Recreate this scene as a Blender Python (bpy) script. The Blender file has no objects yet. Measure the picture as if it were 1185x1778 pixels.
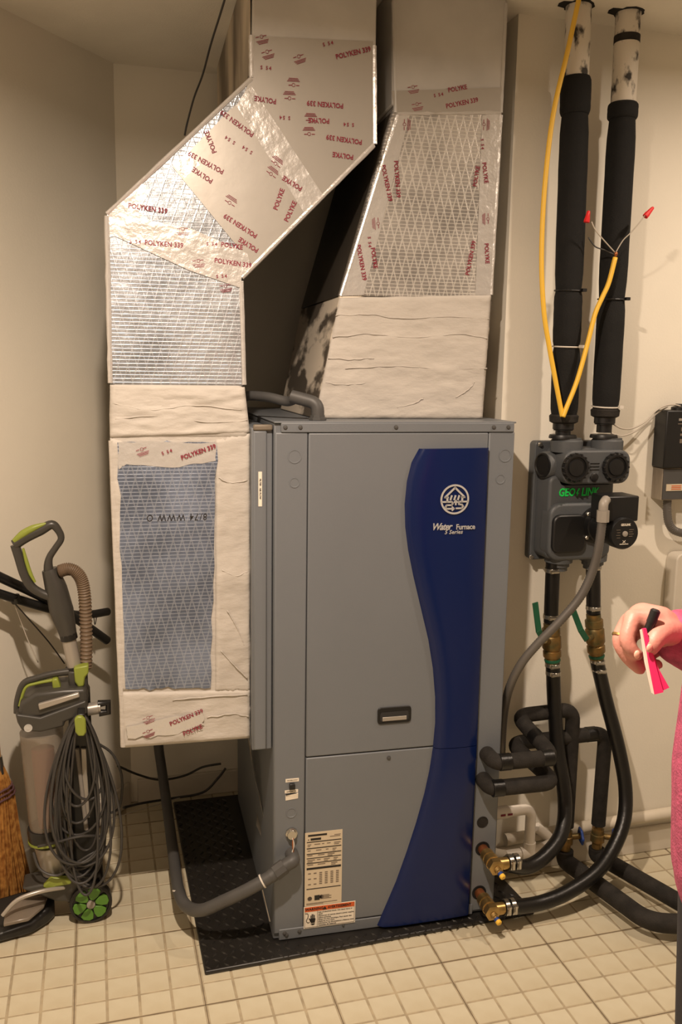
import bpy, bmesh, math, random
from mathutils import Vector, Matrix
random.seed(7)
PI = math.pi
scn = bpy.context.scene
col = scn.collection

# ------------------------------------------------------------------ camera, world, lights, exposure
CAM = Vector((-0.4197, -2.0881, 1.5108))
YAW, PITCH, ROLL, FPX = 0.27527, 0.15890, 0.01440, 1525.0
PHI = -0.04007                                   # the heat pump stands a little turned against the tiles
fw = Vector((math.sin(YAW)*math.cos(PITCH), math.cos(YAW)*math.cos(PITCH), -math.sin(PITCH)))
r0 = Vector((math.cos(YAW), -math.sin(YAW), 0)); u0 = r0.cross(fw)
RT = math.cos(ROLL)*r0 + math.sin(ROLL)*u0
UP = -math.sin(ROLL)*r0 + math.cos(ROLL)*u0
cd = bpy.data.cameras.new('camera'); cam = bpy.data.objects.new('camera', cd); col.objects.link(cam)
cd.sensor_fit = 'VERTICAL'; cd.sensor_height = 24.0; cd.lens = FPX/1778*24.0
cd.clip_start = 0.02
m = Matrix((RT, UP, -fw)).transposed().to_4x4(); m.translation = CAM
cam.matrix_world = m
scn.camera = cam
w = bpy.data.worlds.new('world'); scn.world = w; w.use_nodes = True
w.node_tree.nodes['Background'].inputs[0].default_value = (1, .9, .78, 1)
w.node_tree.nodes['Background'].inputs[1].default_value = 0.02
def lamp(name, loc, power, size, color=(1, .81, .64)):
    l = bpy.data.lights.new(name, 'AREA'); l.shape = 'DISK'; l.size = size; l.energy = power; l.color = color; l.spread = math.radians(170)
    o = bpy.data.objects.new(name, l); col.objects.link(o); o.location = loc      # recessed ceiling downlights, facing down
lamp('ceiling_downlight', (-0.36, -1.15, 2.425), 50, .07)
lamp('ceiling_downlight', (1.40, -0.64, 2.425), 13.5, .06)
scn.view_settings.view_transform = 'Standard'; scn.view_settings.look = 'None'
scn.view_settings.exposure = 0.08; scn.view_settings.gamma = 1.0; scn.view_settings.use_curve_mapping = False

# ------------------------------------------------------------------ measuring helpers (photo frame 1185 x 1778)
def ray(x, y): return fw + RT*((x-592.5)/FPX) - UP*((y-889)/FPX)
def pd(x, y, depth): return CAM + ray(x, y)*depth
def pz(x, y, z=0.0):
    d = ray(x, y); return CAM + d*((z-CAM.z)/d.z)
def py(x, y, Y):
    d = ray(x, y); return CAM + d*((Y-CAM.y)/d.y)
CP, SP = math.cos(PHI), math.sin(PHI)
def U(u, v, wz): return Vector((u*CP-v*SP, u*SP+v*CP, wz))          # heat-pump frame -> world
UN = Vector((SP, -CP, 0))                                              # out of its front
UR = Vector((CP, SP, 0))
def pu(x, y, v):
    n = Vector((-SP, CP, 0)); d = ray(x, y); return CAM + d*((v-n.dot(CAM))/n.dot(d))

# ------------------------------------------------------------------ materials
def lin(c):
    return tuple((v/255/12.92 if v/255 <= .04045 else ((v/255+.055)/1.055)**2.4) for v in c)
MATS = {}
def mat(name, rgb, rough=.5, metal=0.0, var=0.0, vscale=8.0, bump=0.0, bscale=60.0, spec=.5, alpha=1.0, rgb2=None, trans=0.0, coat=0.0, stretch=None, lo=.35, hi=.65, bdist=.004):
    if name in MATS: return MATS[name]
    m = bpy.data.materials.new(name); m.use_nodes = True; nt = m.node_tree; N = nt.nodes; L = nt.links
    b = N['Principled BSDF']; c = lin(rgb)
    b.inputs['Base Color'].default_value = (*c, 1); b.inputs['Roughness'].default_value = rough
    b.inputs['Metallic'].default_value = metal; b.inputs['Specular IOR Level'].default_value = spec
    b.inputs['Alpha'].default_value = alpha; b.inputs['Transmission Weight'].default_value = trans
    b.inputs['Coat Weight'].default_value = coat
    if var or rgb2 or bump:
        tc = N.new('ShaderNodeTexCoord'); mp = N.new('ShaderNodeMapping'); L.new(tc.outputs['Object'], mp.inputs[0])
        if stretch: mp.inputs['Scale'].default_value = stretch
    if var or rgb2:
        n = N.new('ShaderNodeTexNoise'); n.inputs['Scale'].default_value = vscale; n.inputs['Detail'].default_value = 5
        L.new(mp.outputs[0], n.inputs['Vector'])
        rp = N.new('ShaderNodeValToRGB'); rp.color_ramp.elements[0].position = lo; rp.color_ramp.elements[1].position = hi
        if rgb2: c2 = lin(rgb2)
        else: c2 = tuple(min(1, v*(1+var)) for v in c); c = tuple(v*(1-var) for v in c)
        rp.color_ramp.elements[0].color = (*c, 1); rp.color_ramp.elements[1].color = (*c2, 1)
        L.new(n.outputs['Fac'], rp.inputs[0]); L.new(rp.outputs[0], b.inputs['Base Color'])
    if bump:
        n2 = N.new('ShaderNodeTexNoise'); n2.inputs['Scale'].default_value = bscale; n2.inputs['Detail'].default_value = 4
        L.new(mp.outputs[0], n2.inputs['Vector'])
        bp = N.new('ShaderNodeBump'); bp.inputs['Strength'].default_value = bump; bp.inputs['Distance'].default_value = bdist
        L.new(n2.outputs['Fac'], bp.inputs['Height']); L.new(bp.outputs[0], b.inputs['Normal'])
    MATS[name] = m; return m
def foil(name, rgb, rough, rows=36.0, diag=15, ang=74, metal=.85, amt=.6, crinkle=.4, line=(208, 212, 220), cscale=26.0, lines=True):
    """foil-faced insulation: rows of thread and crossing diagonals pressed into a metal skin"""
    m = bpy.data.materials.new(name); m.use_nodes = True; nt = m.node_tree; N = nt.nodes; L = nt.links
    b = N['Principled BSDF']; b.inputs['Metallic'].default_value = metal; b.inputs['Roughness'].default_value = rough
    tc = N.new('ShaderNodeTexCoord'); base = lin(rgb)
    nz = N.new('ShaderNodeTexNoise'); nz.inputs['Scale'].default_value = cscale; nz.inputs['Detail'].default_value = 6; L.new(tc.outputs['Object'], nz.inputs['Vector'])
    hs = []
    if lines:
        for a, sc in ((0, rows), (ang, diag), (-ang, diag)):
            mp = N.new('ShaderNodeMapping'); mp.inputs['Rotation'].default_value = (0, math.radians(a), 0); L.new(tc.outputs['Object'], mp.inputs[0])
            wv = N.new('ShaderNodeTexWave'); wv.bands_direction = 'Z'; wv.inputs['Scale'].default_value = sc; wv.inputs['Distortion'].default_value = .25
            wv.inputs['Detail Scale'].default_value = 2.0
            L.new(mp.outputs[0], wv.inputs['Vector'])
            r = N.new('ShaderNodeMapRange'); r.inputs['From Min'].default_value = .90; r.inputs['From Max'].default_value = 1.0
            L.new(wv.outputs['Fac'], r.inputs['Value']); hs.append(r.outputs[0])
        mx = N.new('ShaderNodeMath'); mx.operation = 'MAXIMUM'; L.new(hs[1], mx.inputs[0]); L.new(hs[2], mx.inputs[1])
        half = N.new('ShaderNodeMath'); half.operation = 'MULTIPLY'; half.inputs[1].default_value = .6; L.new(mx.outputs[0], half.inputs[0])
        mx2 = N.new('ShaderNodeMath'); mx2.operation = 'MAXIMUM'; L.new(hs[0], mx2.inputs[0]); L.new(half.outputs[0], mx2.inputs[1])
        mu = N.new('ShaderNodeMath'); mu.operation = 'MULTIPLY'; L.new(mx2.outputs[0], mu.inputs[0]); mu.inputs[1].default_value = amt
        mixc = N.new('ShaderNodeMix'); mixc.data_type = 'RGBA'; L.new(mu.outputs[0], mixc.inputs['Factor'])
        vr = N.new('ShaderNodeTexNoise'); vr.inputs['Scale'].default_value = 7; vr.inputs['Detail'].default_value = 4; L.new(tc.outputs['Object'], vr.inputs['Vector'])
        vc_ = N.new('ShaderNodeValToRGB'); vc_.color_ramp.elements[0].position = .38; vc_.color_ramp.elements[1].position = .62
        vc_.color_ramp.elements[0].color = (*(c*.72 for c in base), 1); vc_.color_ramp.elements[1].color = (*(min(1, c*1.3) for c in base), 1)
        L.new(vr.outputs['Fac'], vc_.inputs[0]); L.new(vc_.outputs[0], mixc.inputs['A']); mixc.inputs['B'].default_value = (*lin(line), 1)
        L.new(mixc.outputs['Result'], b.inputs['Base Color'])
        b1 = N.new('ShaderNodeBump'); b1.inputs['Strength'].default_value = .3; b1.inputs['Distance'].default_value = .0015; L.new(mx2.outputs[0], b1.inputs['Height'])
    else:
        b.inputs['Base Color'].default_value = (*base, 1)
    b2 = N.new('ShaderNodeBump'); b2.inputs['Strength'].default_value = crinkle; b2.inputs['Distance'].default_value = .006; L.new(nz.outputs['Fac'], b2.inputs['Height'])
    if lines: L.new(b1.outputs[0], b2.inputs['Normal'])
    L.new(b2.outputs[0], b.inputs['Normal'])
    MATS[name] = m; return m
M_wall = mat('wall_paint', (232, 226, 212), .75, var=.03, vscale=3, bump=.08, bscale=160)
M_far = mat('far_wall', (188, 182, 172), .8, var=.1, vscale=2)
M_ceil = mat('ceiling_paint', (228, 222, 208), .85, var=.03, vscale=6, bump=.25, bscale=220)
M_base = mat('baseboard_paint', (206, 198, 184), .55, var=.05, vscale=10)
M_grout = mat('tile_joint', (168, 154, 128), .8, var=.15, vscale=30)
M_tile = mat('cream_vinyl_tile', (208, 200, 176), .42, var=.05, vscale=7, bump=.05, bscale=200, rgb2=(196, 185, 158))
M_grey = mat('grey_painted_steel', (110, 114, 119), .45, metal=.0, var=.02, vscale=4, bump=.05, bscale=300)
M_greyd = mat('grey_steel_seam', (40, 40, 42), .6)
M_blue = mat('navy_plastic', (9, 27, 74), .26, spec=.35)
M_silver = mat('silver_print', (205, 205, 205), .35, metal=.4)
M_white = mat('white_label', (232, 222, 205), .6, var=.03, vscale=40)
M_nameplate = mat('cream_label', (205, 190, 165), .6)
M_print = mat('black_print', (30, 27, 25), .6)
M_printg = mat('grey_print', (112, 100, 88), .6)
M_orange = mat('orange_print', (205, 92, 40), .6)
M_red = mat('red_tape_print', (132, 30, 52), .5)
M_black = mat('black_plastic', (22, 22, 23), .42)
M_rubber = mat('black_rubber', (12, 11, 11), .36, bump=.15, bscale=120)
M_foam = mat('black_pipe_foam', (25, 25, 25), .85, spec=.3, var=.12, vscale=14, bump=.3, bscale=300)
M_foamb = mat('worn_black_foam', (40, 37, 34), .8, spec=.3, var=.3, vscale=30, bump=.4, bscale=300)
M_mat = mat('black_rubber_mat', (34, 32, 30), .38, var=.25, vscale=9)
M_mastic = mat('cream_mastic', (190, 184, 176), .7, var=.05, vscale=9, bump=.4, bscale=30, stretch=(1, 1, 2.2), bdist=.006)
M_bare = mat('dull_galvanised', (188, 185, 180), .55, metal=.1, var=.08, vscale=7, bump=.12, bscale=30)
M_side = mat('stained_galvanised', (120, 110, 97), .55, metal=.2, rgb2=(205, 192, 172), vscale=5, stretch=(1, 1, .35), lo=.42, hi=.62)
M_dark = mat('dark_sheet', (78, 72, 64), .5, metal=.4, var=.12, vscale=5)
M_smear = mat('mastic_smeared_sheet', (92, 84, 74), .6, rgb2=(226, 214, 196), vscale=5.5, lo=.44, hi=.50, stretch=(1, .6, 1.6))
M_foil = foil('foil_scrim', (158, 161, 166), .40, metal=.78, amt=.8)
M_foil2 = foil('foil_scrim_pale', (168, 164, 160), .38, metal=.45, amt=.85, line=(240, 236, 228))
M_foilb = foil('blue_grey_foil_scrim', (112, 122, 142), .42, metal=.45, amt=.5, line=(196, 202, 212), crinkle=.3)
M_foilt = foil('foil_tape', (208, 205, 202), .30, metal=.42, lines=False, crinkle=.55, cscale=34)
M_foils = foil('foil_smooth', (174, 169, 162), .38, metal=.4, lines=False, crinkle=.15, cscale=9)
M_foilx = foil('foil_offset', (158, 162, 168), .34, rows=30, diag=14, ang=70, metal=.8, amt=.35, crinkle=.4)
M_brass = mat('brass', (176, 146, 92), .34, metal=.9, var=.15, vscale=40)
M_oldbrass = mat('tarnished_brass', (150, 116, 66), .45, metal=.7, rgb2=(96, 92, 62), vscale=35)
M_copper = mat('copper', (170, 105, 66), .4, metal=.8, var=.12, vscale=30)
M_steel = mat('clamp_steel', (190, 186, 178), .25, metal=.95)
M_flow = mat('flow_center_grey', (80, 83, 86), .5, var=.05, vscale=10, bump=.1, bscale=250)
M_green = mat('green_print', (36, 226, 96), .5)
M_greenh = mat('dark_green_handle', (16, 84, 58), .45)
M_conduit = mat('grey_pvc', (76, 75, 74), .5, var=.05, vscale=20)
M_flex = mat('grey_flex_conduit', (104, 100, 96), .42, metal=.3)
M_fit = mat('light_grey_fitting', (150, 143, 134), .45)
M_yellow = mat('yellow_cable', (236, 190, 66), .45)
M_nut = mat('red_wire_nut', (214, 36, 40), .4)
M_wire = mat('grey_wire', (190, 182, 170), .5)
M_pvc = mat('white_pvc', (236, 228, 216), .35, var=.03, vscale=20)
M_wpipe = mat('painted_pipe', (214, 204, 186), .55, var=.05, vscale=12)
M_worn = mat('worn_white_paint', (52, 48, 44), .7, rgb2=(214, 206, 192), vscale=30, lo=.38, hi=.48, bump=.3, bscale=60, stretch=(1, 1, .6))
M_bluev = mat('blue_handwheel', (26, 60, 130), .45)
M_skin = mat('skin', (204, 140, 126), .5, var=.06, vscale=40, bump=.15, bscale=180)
M_nail = mat('finger_nail', (236, 178, 158), .3)
M_pink = mat('pink_fleece', (178, 80, 110), .9, var=.2, vscale=60, bump=.6, bscale=300)
M_hot = mat('hot_pink_paper', (226, 44, 108), .55)
M_card = mat('pale_card', (232, 212, 200), .6)
M_pants = mat('charcoal_cloth', (42, 40, 44), .85, bump=.2, bscale=300)
M_hair = mat('brown_hair', (70, 50, 36), .6, var=.2, vscale=60)
M_vgrey = mat('vacuum_charcoal', (62, 60, 56), .35)
M_vdark = mat('vacuum_black', (26, 25, 24), .35)
M_vsil = mat('vacuum_silver', (176, 170, 162), .35, metal=.5)
M_lime = mat('lime_plastic', (138, 150, 60), .42)
M_wheelg = mat('green_wheel', (84, 132, 44), .4)
M_hose = mat('brown_hose', (112, 94, 76), .5)
M_tank = mat('smoky_tank', (150, 138, 124), .18, alpha=.55)
M_tankin = mat('tank_filter', (128, 66, 54), .6)
M_cord = mat('grey_cord', (58, 56, 54), .5)
M_straw = mat('broom_straw', (196, 142, 72), .7, rgb2=(140, 86, 34), vscale=60)
M_twine = mat('broom_stitching', (96, 66, 70), .8)
M_wood = mat('broom_handle', (180, 140, 90), .5)
M_clear = mat('clear_plastic_sheet', (190, 180, 165), .2, alpha=.28)
M_hole = mat('hole_dark', (18, 16, 14), .9)
M_seam = mat('sheet_seam', (104, 90, 70), .9)
M_tie = mat('white_tie', (210, 204, 194), .5)

# ------------------------------------------------------------------ mesh helpers
class MB:
    def __init__(s): s.v = []; s.f = []
    def add(s, vs, fs):
        o = len(s.v); s.v += [Vector(p) for p in vs]; s.f += [tuple(i+o for i in f) for f in fs]; return s
    def hexa(s, c):      # 8 corners: bottom 4 ccw, top 4
        return s.add(c, [(0,3,2,1),(4,5,6,7),(0,1,5,4),(1,2,6,5),(2,3,7,6),(3,0,4,7)])
    def box(s, x0, x1, y0, y1, z0, z1, fn=None):
        c = [(x0,y0,z0),(x1,y0,z0),(x1,y1,z0),(x0,y1,z0),(x0,y0,z1),(x1,y0,z1),(x1,y1,z1),(x0,y1,z1)]
        return s.hexa([fn(*p) if fn else p for p in c])
    def ubox(s, a, b, c, d, e, f): return s.box(a, b, c, d, e, f, U)
    def prism(s, pts, vec):
        n = len(pts); vec = Vector(vec); P = [Vector(p) for p in pts]
        return s.add(P+[p+vec for p in P], [tuple(range(n))[::-1], tuple(range(n, 2*n))]+[(i, (i+1) % n, (i+1) % n+n, i+n) for i in range(n)])
    def tube(s, pts, r, n=12, caps=True, sub=0):
        P = [Vector(p) for p in pts]
        R = list(r) if hasattr(r, '__len__') else [r]*len(P)
        if sub: P, R = spline(P, R, sub)
        t0 = (P[1]-P[0]).normalized(); a = Vector((0,0,1)) if abs(t0.z) < .9 else Vector((1,0,0))
        x = t0.cross(a).normalized(); vs = []; prev = t0
        for i, p in enumerate(P):
            t = (P[min(i+1, len(P)-1)]-P[max(i-1, 0)])
            t = t.normalized() if t.length > 1e-9 else prev
            q = prev.rotation_difference(t); x = (q @ x); x = (x-t*x.dot(t)).normalized(); y = t.cross(x); prev = t
            vs += [p+(x*math.cos(2*PI*k/n)+y*math.sin(2*PI*k/n))*R[i] for k in range(n)]
        fs = []
        for i in range(len(P)-1):
            for k in range(n):
                a_, b_ = i*n+k, i*n+(k+1) % n; fs.append((a_, b_, b_+n, a_+n))
        if caps: fs += [tuple(range(n))[::-1], tuple(range((len(P)-1)*n, len(P)*n))]
        return s.add(vs, fs)
    def lathe(s, o, ax, prof, n=24):     # prof: (distance along axis, radius)
        o = Vector(o); ax = Vector(ax).normalized()
        a = Vector((0,0,1)) if abs(ax.z) < .9 else Vector((1,0,0)); x = ax.cross(a).normalized(); y = ax.cross(x)
        vs = []; fs = []
        for t, r in prof: vs += [o+ax*t+(x*math.cos(2*PI*k/n)+y*math.sin(2*PI*k/n))*max(r, 1e-5) for k in range(n)]
        for i in range(len(prof)-1):
            for k in range(n):
                a_, b_ = i*n+k, i*n+(k+1) % n; fs.append((a_, a_+n, b_+n, b_))
        fs += [tuple(range(n)), tuple(range((len(prof)-1)*n, len(prof)*n))[::-1]]
        return s.add(vs, fs)
    def ball(s, c, r, n=12, sc=(1,1,1)):
        c = Vector(c); vs = []; fs = []; h = n//2
        for i in range(h+1):
            th = PI*i/h
            vs += [c+Vector((math.sin(th)*math.cos(2*PI*k/n)*r*sc[0], math.sin(th)*math.sin(2*PI*k/n)*r*sc[1], math.cos(th)*r*sc[2])) for k in range(n)]
        for i in range(h):
            for k in range(n):
                a, b = i*n+k, i*n+(k+1) % n; fs.append((a, a+n, b+n, b))
        return s.add(vs, fs)
    def build(s, name, m, parent=None, smooth=False, bevel=0, seg=2, off=None):
        loc = Vector(off) if off is not None else (parent_loc(parent) if parent else Vector((0,0,0)))
        me = bpy.data.meshes.new(name); me.from_pydata([p-loc for p in s.v], [], s.f)
        bm = bmesh.new(); bm.from_mesh(me); bmesh.ops.remove_doubles(bm, verts=bm.verts, dist=1e-5); bmesh.ops.recalc_face_normals(bm, faces=bm.faces); bm.to_mesh(me); bm.free()
        o = bpy.data.objects.new(name, me); col.objects.link(o); me.materials.append(m)
        if off is not None and not parent: o.location = loc
        if parent: o.parent = parent
        if smooth:
            for p in me.polygons: p.use_smooth = True
            if smooth == 'auto':
                me.set_sharp_from_angle(angle=math.radians(40))
        if bevel:
            b = o.modifiers.new('bevel', 'BEVEL'); b.width = bevel; b.segments = seg; b.limit_method = 'ANGLE'; b.angle_limit = math.radians(35)
            if not smooth:
                for p in me.polygons: p.use_smooth = True
                me.set_sharp_from_angle(angle=math.radians(40)); b.harden_normals = False
        return o
def parent_loc(p):
    l = Vector((0,0,0))
    while p: l += p.location; p = p.parent
    return l
def spline(P, R, sub):
    out = []; ro = []
    for i in range(len(P)-1):
        a, b, c, d = P[max(i-1, 0)], P[i], P[i+1], P[min(i+2, len(P)-1)]
        for k in range(sub):
            t = k/sub
            out.append(.5*((2*b)+(c-a)*t+(2*a-5*b+4*c-d)*t*t+(3*b-a-3*c+d)*t**3)); ro.append(R[i]+(R[i+1]-R[i])*t)
    out.append(P[-1]); ro.append(R[-1]); return out, ro
def fillet(P, rad, n=6):
    """polyline with rounded bends, like elbows"""
    P = [Vector(p) for p in P]; out = [P[0]]
    for i in range(1, len(P)-1):
        a, b, c = P[i-1], P[i], P[i+1]; d1 = (a-b); d2 = (c-b); r = min(rad, d1.length*.48, d2.length*.48)
        p1 = b+d1.normalized()*r; p2 = b+d2.normalized()*r
        for k in range(n+1):
            t = k/n; out.append(p1*(1-t)**2+b*2*t*(1-t)+p2*t*t)
    out.append(P[-1]); return out
def tag(o, label, cat, group=None, kind=None):
    if label: o['label'] = label
    if cat: o['category'] = cat
    if group: o['group'] = group
    if kind: o['kind'] = kind
    return o
def thing(name, label, cat, loc, group=None):
    o = bpy.data.objects.new(name, None); col.objects.link(o); o.location = loc; o.empty_display_size = .05
    return tag(o, label, cat, group)
def struct(o): o['kind'] = 'structure'; return o
TXT = {}
def textmesh(s, size=1.0, bold=0.0, shear=0.0, space=1.0, extrude=0.0):
    k = (s, size, bold, shear, space)
    if k in TXT: return TXT[k]
    c = bpy.data.curves.new('t', 'FONT'); c.body = s; c.size = size; c.offset = bold; c.shear = shear; c.space_character = space
    c.align_x = 'CENTER'; c.align_y = 'CENTER'; c.resolution_u = 2; c.extrude = extrude
    o = bpy.data.objects.new('t', c); col.objects.link(o); bpy.context.view_layer.update()
    me = bpy.data.meshes.new_from_object(o.evaluated_get(bpy.context.evaluated_depsgraph_get()))
    bpy.data.objects.remove(o); TXT[k] = me; return me
def letters(name, me, m, p, xdir, ydir, parent, sx=1.0, sy=1.0):
    """flat lettering at p; xdir = reading direction, ydir = up of the letters"""
    o = bpy.data.objects.new(name, me)
    if not me.materials: me.materials.append(m)
    col.objects.link(o); o.parent = parent
    x = Vector(xdir).normalized(); y = Vector(ydir).normalized(); z = x.cross(y)
    mm = Matrix((x*sx, y*sy, z)).transposed().to_4x4(); mm.translation = Vector(p)-parent_loc(parent); o.matrix_local = mm
    return o
def spin(v1, v2, a): return v1*math.cos(a)+v2*math.sin(a), v2*math.cos(a)-v1*math.sin(a)
def hnoise(x, y, s=0):
    from mathutils import noise
    return noise.noise(Vector((x, y, s*7.3)))

# ------------------------------------------------------------------ the room
ZC = 2.44; YB = .895; XA = .681; YR = .17
CX, CY = -.329, YB                                  # corner between the slanted left wall and the back wall
DX, DY = -.65, -.76
def wallbox(name, a, b, out, th=.1, z0=0, z1=ZC, m=M_wall):
    a = Vector((*a, 0)); b = Vector((*b, 0)); o = Vector((*out, 0)).normalized()*th
    mb = MB(); c = [a, b, b+o, a+o]
    mb.hexa([p+Vector((0,0,z0)) for p in c]+[p+Vector((0,0,z1)) for p in c])
    return struct(mb.build(name, m))
LW = (CX+DX*1.647, CY+DY*1.647)
wallbox('wall_left', (CX, CY), LW, (-.76, .65))
wallbox('wall_back', (CX, CY), (XA, YB), (0, 1))
wallbox('wall_alcove', (XA, YR+.1), (XA, YB), (1, 0), th=.099)
wallbox('wall_right', (XA, YR), (2.2, YR), (0, 1))
wallbox('wall_far_left', LW, (LW[0], -3.3), (-1, 0), m=M_far)
wallbox('wall_behind', (LW[0], -3.3), (2.2, -3.3), (0, -1), m=M_far)
wallbox('wall_far_right', (2.2, -3.3), (2.2, YR), (1, 0), m=M_far)
ceil = struct(MB().box(LW[0]-.1, 2.3, -3.4, 1.0, ZC, ZC+.06).build('ceiling', M_ceil))
# baseboards
def skirt(name, a, b, out, h=.085):
    o = wallbox(name, a, b, out, th=.013, z1=h, m=M_base); bv = o.modifiers.new('bevel', 'BEVEL'); bv.width = .004; bv.segments = 2; return o
skirt('baseboard_back', (CX+.02, YB-.0005), (XA-.002, YB-.0005), (0, -1))
skirt('baseboard_right', (XA+.002, YR-.0005), (2.19, YR-.0005), (0, -1))
nl = Vector((.76, -.65)).normalized()
skirt('baseboard_left', (CX+nl.x*.0005+DX*.02, CY+nl.y*.0005+DY*.02), (LW[0]+nl.x*.0005, LW[1]+nl.y*.0005), (nl.x, nl.y))
# floor: joints below, each square a piece of its own
floor = struct(MB().box(LW[0]-.1, 2.3, -3.4, 1.0, -.06, -.0012).build('floor', M_grout))
T = .0762; SX, SY = -.2005, -.1757
def inroom(x, y):
    if y > YB or x > 2.2 or x < LW[0]: return False
    if x > XA and y > YR: return False
    if (x-CX)*.76-(y-CY)*.65 < 0 and y > LW[1]-.05: return False
    return True
cand = []; rest = []
for i in range(-18, 34):
    for j in range(-42, 16):
        x, y = SX+(i+.5)*T, SY+(j+.5)*T
        if not inroom(x, y): continue
        d = Vector((x, y, 0))-CAM; zf = d.dot(fw)
        vis = False
        if zf > .3:
            sx = 592.5+FPX*d.dot(RT)/zf; sy = 889-FPX*d.dot(UP)/zf
            vis = -40 < sx < 1225 and sy < 1815
        if vis and -.16 < x < .70 and -.03 < y < .86: vis = False     # under the mat
        (cand if vis else rest).append((zf, x, y, i, j))
cand.sort(); rest += cand[300:]; cand = cand[:300]
def tilegeom(mb, x, y, i, j):
    a = [.0026, .0026, .0026, .0026]                                    # left, right, front, back margins; seams of the sheets a little wider
    if i % 4 == 0: a[0] += .0012
    if i % 4 == 3: a[1] += .0012
    if j % 4 == 0: a[2] += .0012
    if j % 4 == 3: a[3] += .0012
    h = T/2; X0, X1, Y0, Y1 = -h+a[0], h-a[1], -h+a[2], h-a[3]; e = .0012
    lo = [(X0,Y0,-.0016),(X1,Y0,-.0016),(X1,Y1,-.0016),(X0,Y1,-.0016)]
    hi = [(X0+e,Y0+e,0),(X1-e,Y0+e,0),(X1-e,Y1-e,0),(X0+e,Y1-e,0)]
    mb.add([Vector(p)+Vector((x,y,0)) for p in lo+hi], [(4,5,6,7),(0,1,5,4),(1,2,6,5),(2,3,7,6),(3,0,4,7)])
TM = {}
for zf, x, y, i, j in cand:
    k = (i % 4 in (0,), i % 4 == 3, j % 4 == 0, j % 4 == 3)
    if k not in TM:
        mb = MB(); tilegeom(mb, 0, 0, i, j); o = mb.build('floor_tile', M_tile); TM[k] = o.data; bpy.data.objects.remove(o)
    o = bpy.data.objects.new('floor_tile', TM[k]); col.objects.link(o); o.parent = floor; o.location = (x, y, random.uniform(-.0004, .0002))
mb = MB()
for zf, x, y, i, j in rest: tilegeom(mb, x, y, i, j)
o = mb.build('floor_tiles_beyond', M_tile, floor); o['kind'] = 'stuff'
mb = MB()
for i in range(-5, 9): mb.box(SX+i*4*T-.0008, SX+i*4*T+.0008, -3.2, YB-.02, -.002, -.0004) if inroom(SX+i*4*T, .0) else None
for j in range(-10, 4): mb.box(-.3 if SY+j*4*T > .3 else -1.2, XA-.01 if SY+j*4*T > YR-.02 else 2.15, SY+j*4*T-.0008, SY+j*4*T+.0008, -.002, -.0004)
o = mb.build('sheet_seams', M_seam, floor); o['kind'] = 'stuff'
# ragged gaps in the ceiling where the two pipes pass
for (cx, cy, r, sd) in ((.806, .08, .037, 1), (.951, .08, .037, 5)):
    mb = MB(); pts = []
    for k in range(22):
        a = 2*PI*k/22; rr = r*(1+.5*abs(hnoise(k*.9, sd)))*(1.5 if k in (10, 11, 12) else 1)
        pts.append((cx+math.cos(a)*rr, min(cy+math.sin(a)*rr, YR-.004), ZC-.0015))
    mb.prism(pts, (0, 0, .003)); mb.build('pipe_gap', M_hole, ceil)
# white drain pipe that runs along the right wall above the baseboard
mb = MB(); mb.tube([(.74, YR-.028, .122), (2.15, YR-.028, .155)], .018, 16)
o = mb.build('wall_drain_pipe', M_wpipe, smooth='auto', off=(.74, YR-.028, .122))
tag(o, 'cream painted pipe running low along the right wall above the baseboard', 'pipe')

# ------------------------------------------------------------------ black rubber mat
mt = thing('rubber_mat', 'black diamond-tread rubber mat on the floor under the heat pump', 'mat', (-.19, -.075, 0))
MT = .012
mb = MB(); mb.hexa([(-.190,-.074,.0005),(.742,-.052,.0005),(.672,.84,.0005),(-.19,.84,.0005),(-.190,-.074,MT),(.742,-.052,MT),(.672,.84,MT),(-.19,.84,MT)])
mb.build('mat_base', M_mat, mt, bevel=.004)
mb = MB(); g = .0235
for i in range(0, 40):
    for j in range(0, 39):
        x, y = -.18+i*g, -.062+j*g
        if -.014 < x < .66 and y > -.013-.04*x: continue
        if x > .72-(y+.05)*.08 or y > .83: continue
        a = math.radians(45 if (i+j) % 2 else -45); dx, dy = math.cos(a), math.sin(a); l, wd = .0105, .0034
        c = Vector((x, y, MT)); A = Vector((dx, dy, 0)); B = Vector((-dy, dx, 0)); k = Vector((0,0,.0030))
        mb.add([c-A*l, c+B*wd, c+A*l, c-B*wd, c-A*l*.5+k, c+A*l*.5+k], [(0,3,4),(3,2,5,4),(2,1,5),(1,0,4,5)])
o = mb.build('treads', M_mat, mt); o['kind'] = 'stuff'

# ------------------------------------------------------------------ heat pump
HZ = .0135; HT = 1.389; HW = .628; HD = .80
hp = thing('heat_pump', 'tall grey steel heat pump cabinet with curved navy front trim', 'heat pump', (0, 0, HZ))
MB().ubox(0, HW, .006, HD, HZ, HT-.004).build('cabinet', M_grey, hp, bevel=.004)
PL, PR = .084, .553; WS = .523
MB().ubox(.001, PL-.0015, -.001, .02, .032, HT-.026).build('corner_post', M_grey, hp, bevel=.004)
MB().ubox(PR+.0015, HW-.001, -.001, .02, .022, HT-.026).build('corner_post', M_grey, hp, bevel=.004)
MB().ubox(.016, HW-.005, -.004, .012, HT-.0265, HT-.003).build('top_rail', M_grey, hp, bevel=.002)
MB().ubox(-.001, HW+.001, -.002, HD+.001, HT-.004, HT).build('lid', M_grey, hp, bevel=.0015)
up_ = MB().ubox(PL, PR, -.003, .012, WS+.0015, HT-.028).build('upper_panel', M_grey, hp, bevel=.003)
lo_ = MB().ubox(PL, PR, -.003, .012, .048, WS-.0015).build('lower_panel', M_grey, hp, bevel=.003)
MB().ubox(.015, PR+.01, -.0035, .012, HZ+.001, .045).build('base_rail', M_grey, hp, bevel=.002)
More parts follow.
